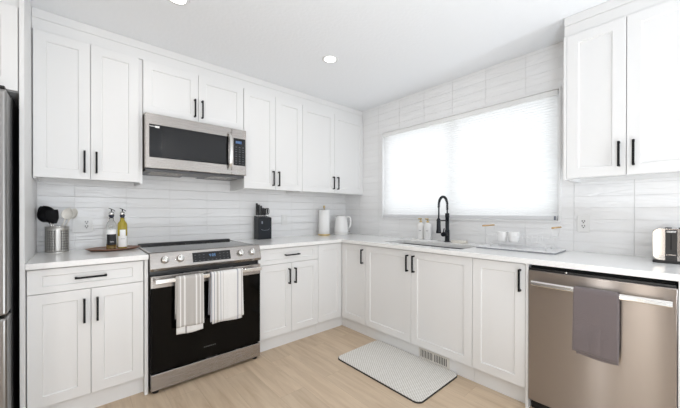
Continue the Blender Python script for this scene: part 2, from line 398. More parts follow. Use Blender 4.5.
# ------------------------------------------------------------ cabinets
def shaker(x0, x1, z0, z1, yf, stile=.058, th=.019, rec=.007, rail=None):
    """a shaker front: one slab with a recessed flat panel. yf is the front face (facing -y)"""
    rail = rail or stile; bm = bmesh.new(); e = .0012; c = .004
    loops = []
    for (ix, iz, y) in ((0, 0, yf+th), (0, 0, yf+e), (e, e, yf), (stile, rail, yf), (stile+c, rail+c, yf+rec)):
        loops.append([bm.verts.new(p) for p in ((x0+ix, y, z0+iz), (x1-ix, y, z0+iz), (x1-ix, y, z1-iz), (x0+ix, y, z1-iz))])
    for a, b in zip(loops, loops[1:]):
        for i in range(4): bm.faces.new((a[i], a[(i+1) % 4], b[(i+1) % 4], b[i]))
    bm.faces.new(loops[0]); bm.faces.new(loops[-1])
    return bm
def pull(x, z, yf, L_=.142, vertical=True):
    """square bar pull on two posts"""
    bm = bmesh.new(); t = .0055; h = L_/2; yo = yf-.032
    if vertical:
        bx(bm, x-t, x+t, yo-.001, yo+.009, z-h, z+h, .001)
        for s in (-1, 1): bx(bm, x-t*.95, x+t*.95, yo+.006, yf+.0003, z+s*(h-.0055)-t, z+s*(h-.0055)+t, .0005)
    else:
        bx(bm, x-h, x+h, yo-.001, yo+.009, z-t, z+t, .001)
        for s in (-1, 1): bx(bm, x+s*(h-.0055)-t, x+s*(h-.0055)+t, yo+.006, yf+.0003, z-t*.95, z+t*.95, .0005)
    return bm
GPB = 'white shaker base cabinets'; GPW = 'white shaker wall cabinets'
YF = -.6134       # base door face
ZB0, ZT0 = .1167, .874
def add_door(t, x0, x1, z0, z1, yf, hx=None, hz=None, hl=.136, stile=.058):
    d = t.part('door', shaker(x0, x1, z0, z1, yf, stile), CAB)
    if hx is not None: t.part('handle', pull(hx, hz, yf, hl), BLACK, d, 'matte black bar handle')
    return d
def carcass(t, x0, x1, yf, z0, z1, toe=True, yb=-.002):
    bm = bmesh.new(); bx(bm, x0, x1, yf+.020, yb, z0, z1, .0008)
    t.part('body', bm, CAB)
    if toe: t.part('toe_kick', box(x0, x1, -.5715, -.5535, 0, z0-.0005), CAB)

# left base cabinet
t = Thing('base_cabinet', 'white base cabinet with one wide drawer over two doors, between refrigerator panel and range', 'cabinet', (-2.6, -.3, 0), GPB)
carcass(t, -2.8705, -2.3385, YF, ZB0-.002, .882)
add_door(t, -2.8675, -2.6055, ZB0, .7385, YF, -2.634, .615); add_door(t, -2.6025, -2.3415, ZB0, .7385, YF, -2.5745, .615)
d = t.part('drawer', shaker(-2.8675, -2.3415, .7415, ZT0, YF, .058, rail=.036), CAB); t.part('handle', pull(-2.603, .811, YF, .146, False), BLACK, d, 'matte black bar handle')
t.part('end_panel', box(-2.3375, -2.3185, -.628, -.002, 0, .882, .0008), CAB)
# right base cabinet on the range wall
t = Thing('base_cabinet', 'white base cabinet with one drawer over two doors, right of the range', 'cabinet', (-1.23, -.3, 0), GPB)
carcass(t, -1.5425, -.9175, YF, ZB0-.002, .882)
add_door(t, -1.5405, -1.2185, ZB0, .7385, YF, -1.248, .622); add_door(t, -1.2155, -.9185, ZB0, .7385, YF, -1.186, .622)
d = t.part('drawer', shaker(-1.5405, -.9185, .7415, ZT0, YF, .058, rail=.036), CAB); t.part('handle', pull(-1.2165, .812, YF, .146, False), BLACK, d, 'matte black bar handle')
# corner cabinet: one door on each wall
t = Thing('corner_cabinet', 'white L-shaped corner base cabinet with one plain door and one handled door', 'cabinet', (-.45, -.45, 0), GPB)
bm = bmesh.new(); prism(bm, [(-.9165, -.5934), (-.5934, -.5934), (-.5934, -.9465), (-.002, -.9465), (-.002, -.002), (-.9165, -.002)], ZB0-.002, .882, 'Z')
t.part('body', bm, CAB)
bm = bmesh.new(); prism(bm, [(-.9165, -.5715), (-.5715, -.5715), (-.5715, -.9465), (-.5535, -.9465), (-.5535, -.5535), (-.9165, -.5535)], 0, ZB0-.0025, 'Z')
t.part('toe_kick', bm, CAB)
t.part('door', shaker(-.9155, -.6145, ZB0, ZT0, YF, .058), CAB)
def toB(bm):
    bmesh.ops.rotate(bm, verts=bm.verts, cent=(0, 0, 0), matrix=Matrix.Rotation(-PI/2, 3, 'Z')); return bm
d = t.part('door', toB(shaker(.6165, .9462, ZB0, ZT0, YF, .058)), CAB)
t.part('handle', toB(pull(.918, .768, YF, .136)), BLACK, d, 'matte black bar handle')

# sink cabinet, narrow cabinet (frame B)
t = Thing('base_cabinet', 'widest white two-door base cabinet, under the sink and faucet', 'cabinet', (1.46, -.3, 0), GPB, 'B')
bm = bmesh.new(); bx(bm, .9485, 1.9700, YF+.020, -.575, ZB0-.002, .882); bx(bm, .9485, .9665, -.575, -.002, ZB0-.002, .882); bx(bm, 1.952, 1.97, -.575, -.002, ZB0-.002, .882); bx(bm, .9665, 1.952, -.575, -.002, ZB0-.002, ZB0+.016); bx(bm, .9665, 1.952, -.02, -.002, ZB0+.016, .882)
t.part('body', bm, CAB)
t.part('toe_kick', box(.9485, 1.97, -.5715, -.5535, 0, ZB0-.0025), CAB)
add_door(t, .9492, 1.4640, ZB0, ZT0, YF, 1.436, .772); add_door(t, 1.4670, 1.9696, ZB0, ZT0, YF, 1.496, .772)
t = Thing('base_cabinet', 'narrow single-door white base cabinet left of the dishwasher', 'cabinet', (2.14, -.3, 0), GPB, 'B')
carcass(t, 1.9715, 2.2985, YF, ZB0-.002, .882)
add_door(t, 1.9726, 2.2975, ZB0, ZT0, YF, 2.270, .774)
single('end_panel', box(2.3005, 2.3155, -.62, -.002, 0, .882, .001), CAB, 'thin white filler panel between narrow cabinet and dishwasher', 'panel', (2.308, -.3, 0), None, 'B')
single('end_panel', box(2.915, 2.934, -.62, -.002, 0, .882, .001), CAB, 'thin white end panel right of the dishwasher', 'panel', (2.9245, -.3, 0), None, 'B')

# wall cabinets
YU = -.3234; ZU0, ZU1 = 1.407, 2.3085
def wall_cab(label, x0, x1, doors, z0=ZU0, z1=ZU1, frame='A', left_panel=0, hz=1.519, hl=.142):
    t = Thing('wall_cabinet', label, 'cabinet', ((x0+x1)/2, -.15, z0), GPW, frame)
    bm = bmesh.new(); yf = YU+.020
    bx(bm, x0, x1, yf, -.002, z0+.018, z1, .0005); bx(bm, x0, x0+.016, yf, -.002, z0-.008, z0+.018); bx(bm, x1-.016, x1, yf, -.002, z0-.008, z0+.018); bx(bm, x0+.016, x1-.016, yf, yf+.018, z0-.001, z0+.018)
    bx(bm, x0+.016, x1-.016, -.02, -.002, z0-.006, z0+.018)
    t.part('body', bm, CAB)
    if left_panel: t.part('side_panel', box(x0-left_panel, x0-.0003, YU, -.002, z0-.008, z1, .001), CAB)
    for (a, b, hx) in doors: add_door(t, a, b, z0, z1-.001, YU, hx, hz, hl)
    return t
wall_cab('white wall cabinet with two tall doors, left of the microwave', -2.8695, -2.3040, [(-2.8660, -2.5990, -2.6285), (-2.5960, -2.3290, -2.5675)], hz=1.521)
wall_cab('short white wall cabinet with two doors directly above the microwave', -2.3025, -1.5395, [(-2.3010, -1.9232, -1.952), (-1.9202, -1.5415, -1.895)], z0=1.918, hz=2.027)
wall_cab('white wall cabinet with two tall doors, just right of the microwave', -1.5375, -.9068, [(-1.5360, -1.2185, -1.248), (-1.2155, -.9075, -1.188)], hz=1.514)
wall_cab('white wall cabinet with two tall doors, in the corner above the kettle', -.9052, -.0015, [(-.9043, -.4694, -.490), (-.4664, -.004, -.424)], hz=1.520)
wall_cab('white wall cabinet with two tall doors, above the toaster', 2.4400, 3.008, [(2.4408, 2.7143, 2.686), (2.7173, 3.006, 2.746)], frame='B', left_panel=.0162, hz=1.527)

# tall refrigerator panel and the cabinet over the refrigerator
single('tall_panel', box(-2.8908, -2.8720, -.648, -.0015, 0, H-.0015, .001), CAB, 'tall white side panel between refrigerator and left cabinets', 'panel', (-2.881, -.3, 0))
t = Thing('wall_cabinet', 'deep white cabinet above the refrigerator at the left edge', 'cabinet', (-3.35, -.3, 1.815), GPW)
bm = bmesh.new(); bx(bm, -3.80, -2.8925, -.625, -.002, 1.815, 2.2535, .001); t.part('body', bm, CAB)
t.part('door', shaker(-2.895-.4515, -2.8955, 1.817, 2.252, -.648), CAB)
t.part('door', shaker(-3.798, -3.3495, 1.817, 2.252, -.648), CAB)

# ------------------------------------------------------------ worktops
CT0, CT1 = .8828, .9147
single('countertop', box(-2.8713, -2.3175, -.6459, -.0015, CT0, CT1, .002), QUARTZ, 'short white quartz countertop left of the range', 'countertop', (-2.594, -.3, CT0))
# L-shaped top with a cut-out for the sink
SX0, SX1, SY0, SY1 = -.515, -.20, -1.84, -1.07
bm = bmesh.new()
outer = [(-1.5435, -.6459), (-.6459, -.6459), (-.6459, -3.02), (-.0015, -3.02), (-.0015, -.0015), (-1.5435, -.0015)]
hole = rrect(SX0, SX1, SY0, SY1, .02, 5)
def ngrid(bm, z):
    o = [bm.verts.new((x, y, z)) for x, y in outer]; h = [bm.verts.new((x, y, z)) for x, y in hole]
    es = [bm.edges.new((o[i], o[(i+1) % len(o)])) for i in range(len(o))]+[bm.edges.new((h[i], h[(i+1) % len(h)])) for i in range(len(h))]
    bmesh.ops.triangle_fill(bm, edges=es, use_beauty=True)
    return o, h
o0, h0 = ngrid(bm, CT0); o1, h1 = ngrid(bm, CT1)
for a, b_ in ((o0, o1), (h0, h1)):
    for i in range(len(a)): bm.faces.new((a[i], a[(i+1) % len(a)], b_[(i+1) % len(a)], b_[i]))
ct = single('countertop', bm, QUARTZ, 'long L-shaped white quartz countertop running round the corner with the sink', 'countertop', (-.3, -1.4, CT0))
mb = ct.modifiers.new('edge', 'BEVEL'); mb.width = .0018; mb.segments = 2; mb.limit_method = 'ANGLE'; mb.angle_limit = math.radians(60)

# undermount sink
t = Thing('sink', 'undermount stainless steel sink set in the countertop below the window', 'sink', (-.368, -1.455, .66))
bm = bmesh.new()
lo = []
for (ins, z) in ((-.015, CT0-.001), (-.001, CT0-.001), (.0, CT0-.004), (.006, .70), (.025, .682), (.05, .68)):
    lo.append([bm.verts.new((x, y, z)) for x, y in rrect(SX0+ins, SX1-ins, SY0+ins, SY1-ins, max(.02, .03+ins*.5), 5)])
for a, b_ in zip(lo, lo[1:]):
    k = len(a)
    for i in range(k): f = bm.faces.new((a[i], a[(i+1) % k], b_[(i+1) % k], b_[i])); f.smooth = True
bm.faces.new(lo[-1])
bs = t.part('basin', bm, STEELS, fix=False)
md = bs.modifiers.new('thick', 'SOLIDIFY'); md.thickness = .0015; md.offset = 0
t.part('drain', disc(bmesh.new(), .045, .6815, .686, (-.37, -1.455, 0)), CHROME)

# ------------------------------------------------------------ range
t = Thing('range', 'stainless steel electric range with black glass oven door and four knobs', 'range', (-1.932, -.33, 0))
RX0, RX1 = -2.3130, -1.5455
t.part('body', box(RX0+.002, RX1-.002, -.625, -.02, .03, .899, .002), BLK)
ctp = t.part('cooktop', box(RX0+.016, RX1-.016, -.606, -.06, .901, .9185, .0015), GLASSB, label='black glass cooktop')
bm = bmesh.new()
for cx, cy, rr in ((-2.10, -.45, .105), (-1.75, -.45, .085), (-2.11, -.19, .075), (-1.75, -.19, .10), (-1.93, -.16, .05)):
    annulus(bm, rr-.0015, rr, .9189, (cx, cy))
    annulus(bm, rr*.62-.001, rr*.62, .9189, (cx, cy))
t.part('burner_rings', bm, mat('burner_print', (.14, .14, .15), .3), ctp, fix=False)
for a, b_ in ((RX0, RX0+.0155), (RX1-.0155, RX1)): t.part('side_trim', box(a, b_, -.61, -.02, .900, .9215, .002), STEELP)
t.part('rear_vent', box(RX0+.016, RX1-.016, -.0595, -.02, .900, .934, .003), BLK)
bm = bmesh.new()
prism(bm, [(-.607, .803), (-.607, .922), (-.640, .9235), (-.6465, .920), (-.678, .829), (-.6795, .822), (-.668, .803)], RX0, RX1, 'X', .0015)
cp = t.part('control_panel', bm, STEEL)
# helper to place on the slanted face: local u = x, v up along slope
P0 = Vector((0, -.678, .829)); VV = (Vector((0, -.6465, .920))-P0).normalized(); NN = Vector((0, -VV.z, VV.y))
SL = (Vector((0, -.6465, .920))-P0).length
def slab(bm, x0, x1, v0, v1, d0, d1):
    vs = []
    for d in (d0, d1):
        for (x, v) in ((x0, v0), (x1, v0), (x1, v1), (x0, v1)): vs.append(bm.verts.new(P0+VV*v+NN*d+Vector((x, 0, 0))))
    for f in ((0, 1, 2, 3), (4, 5, 6, 7), (0, 1, 5, 4), (1, 2, 6, 5), (2, 3, 7, 6), (3, 0, 4, 7)): bm.faces.new([vs[i] for i in f])
    return bm
dp = t.part('display', slab(bmesh.new(), -2.058, -1.792, .010, .078, -.001, .0012), GLASSB, cp, 'black glass touch display')
bm = bmesh.new(); digits(bm, '4:09', -1.945, .042, .019, lambda a, b_, c, d: slab(bm, a, b_, c, d, .001, .0016)); t.part('clock_digits', bm, BLUE, cp, 'glowing blue clock digits')
bm = bmesh.new()
for i in range(9):
    x = -2.045+i*.0285
    for v in (.018, .058):
        if v > .05 and 3 <= i <= 5: continue
        slab(bm, x, x+.010, v, v+.003, .001, .0016)
    slab(bm, x+.001, x+.008, .038, .040, .001, .0016) if i not in (3, 4, 5) else None
t.part('touch_keys', bm, KEYG, cp)
def knob(x):
    M = Matrix((Vector((1, 0, 0)), VV, NN)).transposed().to_4x4(); M.translation = P0+VV*.046+Vector((x, 0, 0))
    bm = bmesh.new(); lathe(bm, [(0, 0), (.0245, 0), (.0245, .004), (.021, .006), (.0205, .024), (.019, .0265), (0, .0265)], (0, 0, 0), 32)
    bx(bm, -.0055, .0055, -.021, .021, .024, .037, .002)
    bmesh.ops.transform(bm, matrix=M, verts=bm.verts)
    t.part('knob', bm, STEELP, cp, 'round steel control knob')
for x in (-2.229, -2.136, -1.714, -1.620): knob(x)
# oven door
dr = t.part('oven_door', box(RX0+.004, RX1-.004, -.668, -.627, .142, .770, .003), OVENGLASS, label='black glass oven door')
t.part('door_band', box(RX0+.003, RX1-.003, -.6715, -.640, .694, .771, .002), STEEL, dr, 'brushed steel top band')
bm = bmesh.new()
bx(bm, RX0+.018, RX1-.018, -.727, -.709, .729, .757, .004, 3)
for s in (RX0+.03, RX1-.05): bx(bm, s, s+.022, -.712, -.671, .731, .755, .002)
t.part('door_handle', bm, STEELP, dr, 'flat steel towel-bar handle')
bm = bmesh.new()
for i in range(7): bx(bm, -1.985+i*.0125, -1.985+i*.0125+.009, -.6686, -.6678, .218, .2265)
t.part('logo', bm, LOGO, dr)
t.part('storage_drawer', box(RX0+.004, RX1-.004, -.668, -.627, .024, .131, .003), STEEL, label='brushed steel bottom drawer')
t.part('kick_plate', box(RX0+.01, RX1-.01, -.60, -.56, .006, .029), BLK)
for sx in (RX0+.035, RX1-.035):
    for sy in (-.63, -.07): t.part('foot', disc(bmesh.new(), .02, 0, .0295, (sx, sy, 0), 20), BLK)

# ------------------------------------------------------------ microwave
t = Thing('microwave', 'stainless steel over-the-range microwave with black window above the range', 'microwave', (-1.93, -.19, 1.495))
MX0, MX1 = -2.2980, -1.5420; MF = -.385
t.part('body', box(MX0+.001, MX1-.001, -.345, -.003, 1.512, 1.908, .002), mat('microwave_case', (.20, .16, .13), .35, .8))
bm = bmesh.new()
bx(bm, MX0+.006, MX1-.006, -.350, -.01, 1.493, 1.5115, .002)
up = t.part('underside', bm, mat('microwave_base', (.10, .10, .105), .4, .4), label='dark grey vented underside')
for a in (-2.25, -1.82):
    bm = bmesh.new()
    for i in range(9): bx(bm, a, a+.22, -.30+i*.022, -.30+i*.022+.012, 1.4895, 1.4935)
    t.part('grease_filter', bm, STEEL, up)
t.part('lamp_cover', box(-1.99, -1.87, -.10, -.03, 1.4905, 1.4935, .001), PLAST, up)
XS = -1.672
dr = t.part('door', box(MX0, XS-.001, MF, -.347, 1.512, 1.9085, .003), STEEL)
t.part('window', box(-2.274, -1.700, MF-.0012, MF+.004, 1.590, 1.831, .0008), GLASSB, dr, 'black door window')
t.part('window_screen', box(-2.195, -1.722, MF-.0020, MF-.0011, 1.602, 1.822), MWGLASS, dr)
bm = bmesh.new(); bx(bm, -2.272, -2.212, MF-.0030, MF-.0021, 1.813, 1.8165); bx(bm, -2.238, -2.210, MF-.0050, MF-.0021, 1.806, 1.820, .001)
t.part('sticker', bm, PLAST, dr, 'small white paper tag')
pts = []
for i in range(13):
    q = i/12; z = 1.548+q*.318; pts.append((-1.694, MF-.012-.040*math.sin(PI*q)**.6 if 0 < i < 12 else MF-.004, z))
bm = bmesh.new()
for i in range(12):
    pass
prof = [(p[1], p[2]) for p in pts]+[(p[1]+.012 if 0 < i < 12 else MF+.0005, p[2]+(0 if 0 < i < 12 else 0)) for i, p in list(enumerate(pts))[::-1]]
prism(bm, prof, -1.7045, -1.6835, 'X')
t.part('door_handle', bm, STEELP, dr, 'curved steel handle')
cpn = t.part('control_panel', box(XS, MX1, MF, -.347, 1.512, 1.9085, .003), STEEL)
t.part('keypad', box(-1.657, -1.551, MF-.0012, MF+.004, 1.595, 1.829, .0008), GLASSB, cpn, 'black glass keypad')
bm = bmesh.new(); bx(bm, -1.638, -1.585, MF-.0018, MF-.0011, 1.783, 1.806); t.part('screen', bm, mat('screen_blue', (.03, .06, .13), .3, 0, Emission_Color=(.2, .4, .9, 1), Emission_Strength=.25), cpn)
bm = bmesh.new(); digits(bm, '4:09', -1.633, 1.787, .014, lambda a, b_, c, d: bx(bm, a, b_, MF-.0024, MF-.0017, c, d)); t.part('clock_digits', bm, BLUE, cpn, 'glowing blue clock digits')
bm = bmesh.new()
for i in range(3):
    for j in range(8): bx(bm, -1.640+i*.031, -1.640+i*.031+.013, MF-.0018, MF-.0011, 1.610+j*.020, 1.610+j*.020+(.005 if j % 2 else .003))
t.part('keypad_marks', bm, KEYG, cpn)

# ------------------------------------------------------------ refrigerator
t = Thing('refrigerator', 'tall stainless steel refrigerator at the left edge of the picture', 'refrigerator', (-3.36, -.4, 0))
FX0, FX1 = -3.80, -2.912
t.part('body', box(FX0, FX1, -.70, -.03, .02, 1.775, .003), BLK)
FST = steel('refrigerator_steel', (.30, .295, .29), .3)
for a, b_, z0, z1, nm in ((FX0, FX0+.4425, .705, 1.765, 'door'), (FX0+.4455, FX1, .705, 1.765, 'door')):
    d = t.part(nm, box(a, b_, -.835, -.7055, z0, z1, .012, 4), FST)
    hx = b_-.05 if a == FX0 else a+.05
    bm = bmesh.new(); tube(bm, [(hx, -.885, z0+.12+i*.08) for i in range(11)], .011, 12)
    for zz in (z0+.16, z0+.88): tube(bm, [(hx, -.834, zz), (hx, -.885, zz)], .008, 10)
    t.part('door_handle', bm, STEELP, d)
d = t.part('freezer_drawer', box(FX0, FX1, -.835, -.7055, .06, .693, .012, 4), FST)
bm = bmesh.new(); tube(bm, [(FX0+.08+i*.0723, -.885, .64) for i in range(11)], .011, 12)
for xx in (FX0+.12, FX1-.12): tube(bm, [(xx, -.834, .64), (xx, -.885, .64)], .008, 10)
t.part('door_handle', bm, STEELP, d)
t.part('hinge_cover', box(FX1-.10, FX1-.01, -.80, -.66, 1.7755, 1.79, .004), BLK)
for sx in (FX0+.06, FX1-.06):
    for sy in (-.62, -.1): t.part('foot', disc(bmesh.new(), .02, 0, .0195, (sx, sy, 0), 16), BLK)

# ------------------------------------------------------------ dishwasher (frame B)
t = Thing('dishwasher', 'stainless steel dishwasher with bar handle and hanging grey towel', 'dishwasher', (2.615, -.3, 0), None, 'B')
DX0, DX1 = 2.3185, 2.9120
t.part('body', box(DX0+.004, DX1-.004, -.585, -.03, .03, .868, .002), GAP)
dd = t.part('door', box(DX0, DX1, -.632, -.588, .072, .8475, .005, 3), STEELD)
t.part('control_strip', box(DX0+.003, DX1-.003, -.622, -.5895, .8480, .860, .001), BLK, dd, 'black top control strip')
bm = bmesh.new(); n_ = 20; fr = []; 
for i in range(n_+1):
    q = i/n_; x = DX0+.024+q*(DX1-DX0-.038); y = -.676-.010*math.sin(PI*q); fr.append((x, y))
rg = []
for x, y in fr:   # the bar's front leans back a little, like a rounded bar
    rg.append([bm.verts.new(p) for p in ((x, y+.012, .766), (x, y+.0015, .766), (x, y, .770), (x, y+.003, .785), (x, y+.007, .793), (x, y+.012, .793))])
for a, b_ in zip(rg, rg[1:]):
    for i in range(6): bm.faces.new((a[i], a[(i+1) % 6], b_[(i+1) % 6], b_[i]))
bm.faces.new(rg[0]); bm.faces.new(rg[-1])
for x in (DX0+.034, DX1-.034): bx(bm, x-.009, x+.009, -.668, -.6318, .770, .790, .001)
t.part('door_handle', bm, STEELP, dd, 'flat steel bar handle')
t.part('kick_plate', box(DX0+.004, DX1-.004, -.575, -.56, 0, .066), BLK)
bm = bmesh.new(); lathe(bm, [(0, 0), (.006, 0), (.006, .003), (0, .003)], (2.50, -.6225, .854), 12, 'Y'); t.part('indicator', bm, STEELP, dd)

# ------------------------------------------------------------ toe-kick register
t = Thing('floor_register', 'beige metal vent register in the toe kick under the sink cabinet', 'vent', (1.65, -.575, .012), None, 'B')
bm = bmesh.new(); V0, V1, Z0, Z1 = 1.517, 1.783, .012, .094
bx(bm, V0, V1, -.5765, -.5718, Z0, Z0+.012, .0008); bx(bm, V0, V1, -.5765, -.5718, Z1-.012, Z1, .0008); bx(bm, V0, V0+.016, -.5765, -.5718, Z0+.012, Z1-.012); bx(bm, V1-.016, V1, -.5765, -.5718, Z0+.012, Z1-.012)
bx(bm, 1.645, 1.655, -.5765, -.5718, Z0+.012, Z1-.012)
fr = t.part('frame', bm, VENTM)
bm = bmesh.new(); bx(bm, V0+.016, V1-.016, -.5724, -.5718, Z0+.012, Z1-.012); t.part('duct_shade_plate', bm, GAP, fr, 'dark plate for the shade behind the slats')  # dark plate over the toe kick stands in for shade in the duct
bm = bmesh.new()
for s, e in ((V0+.016, 1.645), (1.655, V1-.016)):
    k = 8
    for i in range(k): x = s+(i+.75)*(e-s)/k; bx(bm, x-.0030, x+.0030, -.5760, -.5726, Z0+.012, Z1-.012)
t.part('louvre_slats', bm, VENTM, fr)

# ------------------------------------------------------------ kitchen floor mat
MATM = mat('mat_weave', (.6, .58, .54), .9)
N, L, b = nodes(MATM)
tc = N.new('ShaderNodeTexCoord')
def wav(ang, sc):
    mp = N.new('ShaderNodeMapping'); mp.inputs['Rotation'].default_value = (0, 0, ang); L.new(tc.outputs['Object'], mp.inputs[0])
    w_ = N.new('ShaderNodeTexWave'); w_.inputs['Scale'].default_value = sc; w_.inputs['Distortion'].default_value = 0; w_.bands_direction = 'X'; L.new(mp.outputs[0], w_.inputs[0]); return w_
w1 = wav(math.radians(38), 20); w2 = wav(math.radians(-38), 20)
mx1 = N.new('ShaderNodeMath'); mx1.operation = 'MULTIPLY'; L.new(w1.outputs['Fac'], mx1.inputs[0]); L.new(w2.outputs['Fac'], mx1.inputs[1])
nz = N.new('ShaderNodeTexNoise'); nz.inputs['Scale'].default_value = 60; L.new(tc.outputs['Object'], nz.inputs['Vector'])
ad = N.new('ShaderNodeMath'); ad.operation = 'MULTIPLY_ADD'; L.new(nz.outputs[0], ad.inputs[0]); ad.inputs[1].default_value = .25; L.new(mx1.outputs[0], ad.inputs[2])
r = ramp(N, [(.14, (.56, .53, .48)), (.30, (.78, .76, .72)), (.6, (.85, .835, .80))]); L.new(ad.outputs[0], r.inputs[0]); L.new(r.outputs[0], b.inputs['Base Color'])
t = Thing('floor_mat', 'rectangular beige geometric-pattern anti-fatigue mat on the wood floor before the sink', 'mat', (-.822, -1.468, 0))
def sheet(bm, outl, z0, z1, e=.002):
    c = Vector((sum(p[0] for p in outl)/len(outl), sum(p[1] for p in outl)/len(outl)))
    L0 = [[bm.verts.new((x, y, z0)) for x, y in outl], [bm.verts.new((x, y, z1-e)) for x, y in outl]]
    L0.append([bm.verts.new((c.x+(x-c.x)*.995, c.y+(y-c.y)*.997, z1)) for x, y in outl])
    for a, b_ in zip(L0, L0[1:]):
        for i in range(len(a)): bm.faces.new((a[i], a[(i+1) % len(a)], b_[(i+1) % len(a)], b_[i]))
    bm.faces.new(L0[0][::-1]); bm.faces.new(L0[-1]); return bm
t.part('backing', sheet(bmesh.new(), rrect(-1.085, -.5735, -1.862, -1.072, .045, 8), 0, .009), mat('mat_edge', (.025, .022, .02), .7), label='dark rubber backing and rim')
t.part('top_surface', sheet(bmesh.new(), rrect(-1.081, -.5775, -1.858, -1.076, .042, 8), .0092, .013), MATM)

# ------------------------------------------------------------ recessed ceiling lights
for x, y, lab in ((-1.112, -1.028, 'round recessed ceiling light in the middle of the ceiling'), (-2.225, -.975, 'round recessed ceiling light cut by the top edge of the picture')):
    t = Thing('recessed_light', lab, 'ceiling light', (x, y, H), 'recessed ceiling lights')
    bm = bmesh.new(); lathe(bm, [(.047, H-.003), (.062, H-.004), (.066, H-.0005), (.047, H-.0005), (.047, H-.003)], (x, y, 0), 40); t.part('trim_ring', bm, TRIM)
    t.part('lens', disc(bmesh.new(), .0465, H-.003, H-.0006, (x, y, 0), 40, .0005), LENS)
for x, y in ((-1.112, -1.028), (-2.225, -.975), (-3.35, -1.6), (-2.6, -2.3), (-1.4, -4.4), (-2.9, -4.2)):  # first two match the fixtures; the other four are added unseen fill
    area('downlight_fill', (x, y, H-.012), (0, 0, 0), .09, .09, 2.6, (1, .985, .96), 'DISK')

# ------------------------------------------------------------ outlets and switches
def plate(label, x, z, frame, gangs=1, duplex=(0,), rocker=(), nm='wall_outlet', cat='outlet'):
    wd = .070+(gangs-1)*.046
    t = Thing(nm, label, cat, (x, -.0015, z-.057), 'white wall outlets and switches', frame)
    p = t.part('cover_plate', box(x-wd/2, x+wd/2, -.0065, -.0005, z-.0575, z+.0575, .002), SHELLP)
    x0 = x-(gangs-1)*.023
    for g in duplex:
        cx = x0+g*.046; bm = bmesh.new()
        prism(bm, rrect(cx-.0165, cx+.0165, z-.0335, z+.0335, .004, 3), -.0080, -.0060, 'Y'); t.part('receptacle', bm, SHELLP)
        bm = bmesh.new()
        for s in (-1, 1):
            zz = z+s*.0165
            bx(bm, cx-.0090, cx-.0050, -.0090, -.0078, zz-.002, zz+.009); bx(bm, cx+.0050, cx+.0090, -.0090, -.0078, zz-.002, zz+.009); bx(bm, cx-.0035, cx+.0035, -.0090, -.0078, zz-.0115, zz-.005)
        t.part('slots', bm, mat('slot_dark', (.03, .03, .04), .6))
    for g in rocker:
        cx = x0+g*.046; bm = bmesh.new(); prism(bm, [(-.006, z-.0335), (-.0085, z-.0335), (-.0075, z), (-.0105, z+.0335), (-.006, z+.0335)], cx-.0165, cx+.0165, 'X'); t.part('rocker', bm, SHELLP)
plate('white two-gang plate with switch and outlet, behind the oil bottles and utensils', -2.636, 1.098, 'A', 2, (1,), (0,))
plate('white wall switch plate on the tiles right of the knife block', -.928, 1.102, 'A', 1, (), (0,), 'wall_switch', 'switch')
plate('white duplex outlet on the tiles right of the window', 2.4735, 1.111, 'B')

# ------------------------------------------------------------ utensil holder and utensils
CTZ = CT1
UX, UY, UR = -2.768, -.098, .0615
t = Thing('utensil_holder', 'perforated stainless steel utensil holder on the left countertop', 'utensil holder', (UX, UY, CTZ))
bm = bmesh.new(); na = 60; hh = .176; lv = [0, .018]
for j in range(8): lv += [lv[-1]+.0102, lv[-1]+.0172]
lv.append(hh); nh = len(lv)
vv = [[bm.verts.new((UX+UR*math.cos(2*PI*(i+.5)/na), UY+UR*math.sin(2*PI*(i+.5)/na), CTZ+.001+z)) for i in range(na)] for z in lv]
for j in range(nh-1):
    for i in range(na):
        # four columns of square holes, then a plain strip, five times round
        if (i+2) % 12 in (2, 4, 6, 8) and j % 2 == 1 and 0 < j < nh-2: continue
        f = bm.faces.new((vv[j][i], vv[j][(i+1) % na], vv[j+1][(i+1) % na], vv[j+1][i])); f.smooth = True
ho = t.part('canister', bm, mat('satin_steel', (.50, .49, .47), .38, 1)); md = ho.modifiers.new('t', 'SOLIDIFY'); md.thickness = .001; md.offset = -1
t.part('base', disc(bmesh.new(), UR+.001, CTZ, CTZ+.006, (UX, UY, 0), 48), STEELP)
t.part('hole_shade_liner', lathe(bmesh.new(), [(.057, CTZ+.0065), (.057, CTZ+.165), (.0555, CTZ+.165), (.0555, CTZ+.008)], (UX, UY, 0), 48), mat('hole_shade_dark', (.05, .05, .05), .6), label='dark liner added for the shade in the holes')  # added dark liner; stands in for shade seen through the holes
bm = bmesh.new(); tube(bm, arc((UX, UY, CTZ+hh+.001), UR, 0, 352.5, 47, 'XY'), .0022, 8, True); t.part('rim', bm, CHROME)

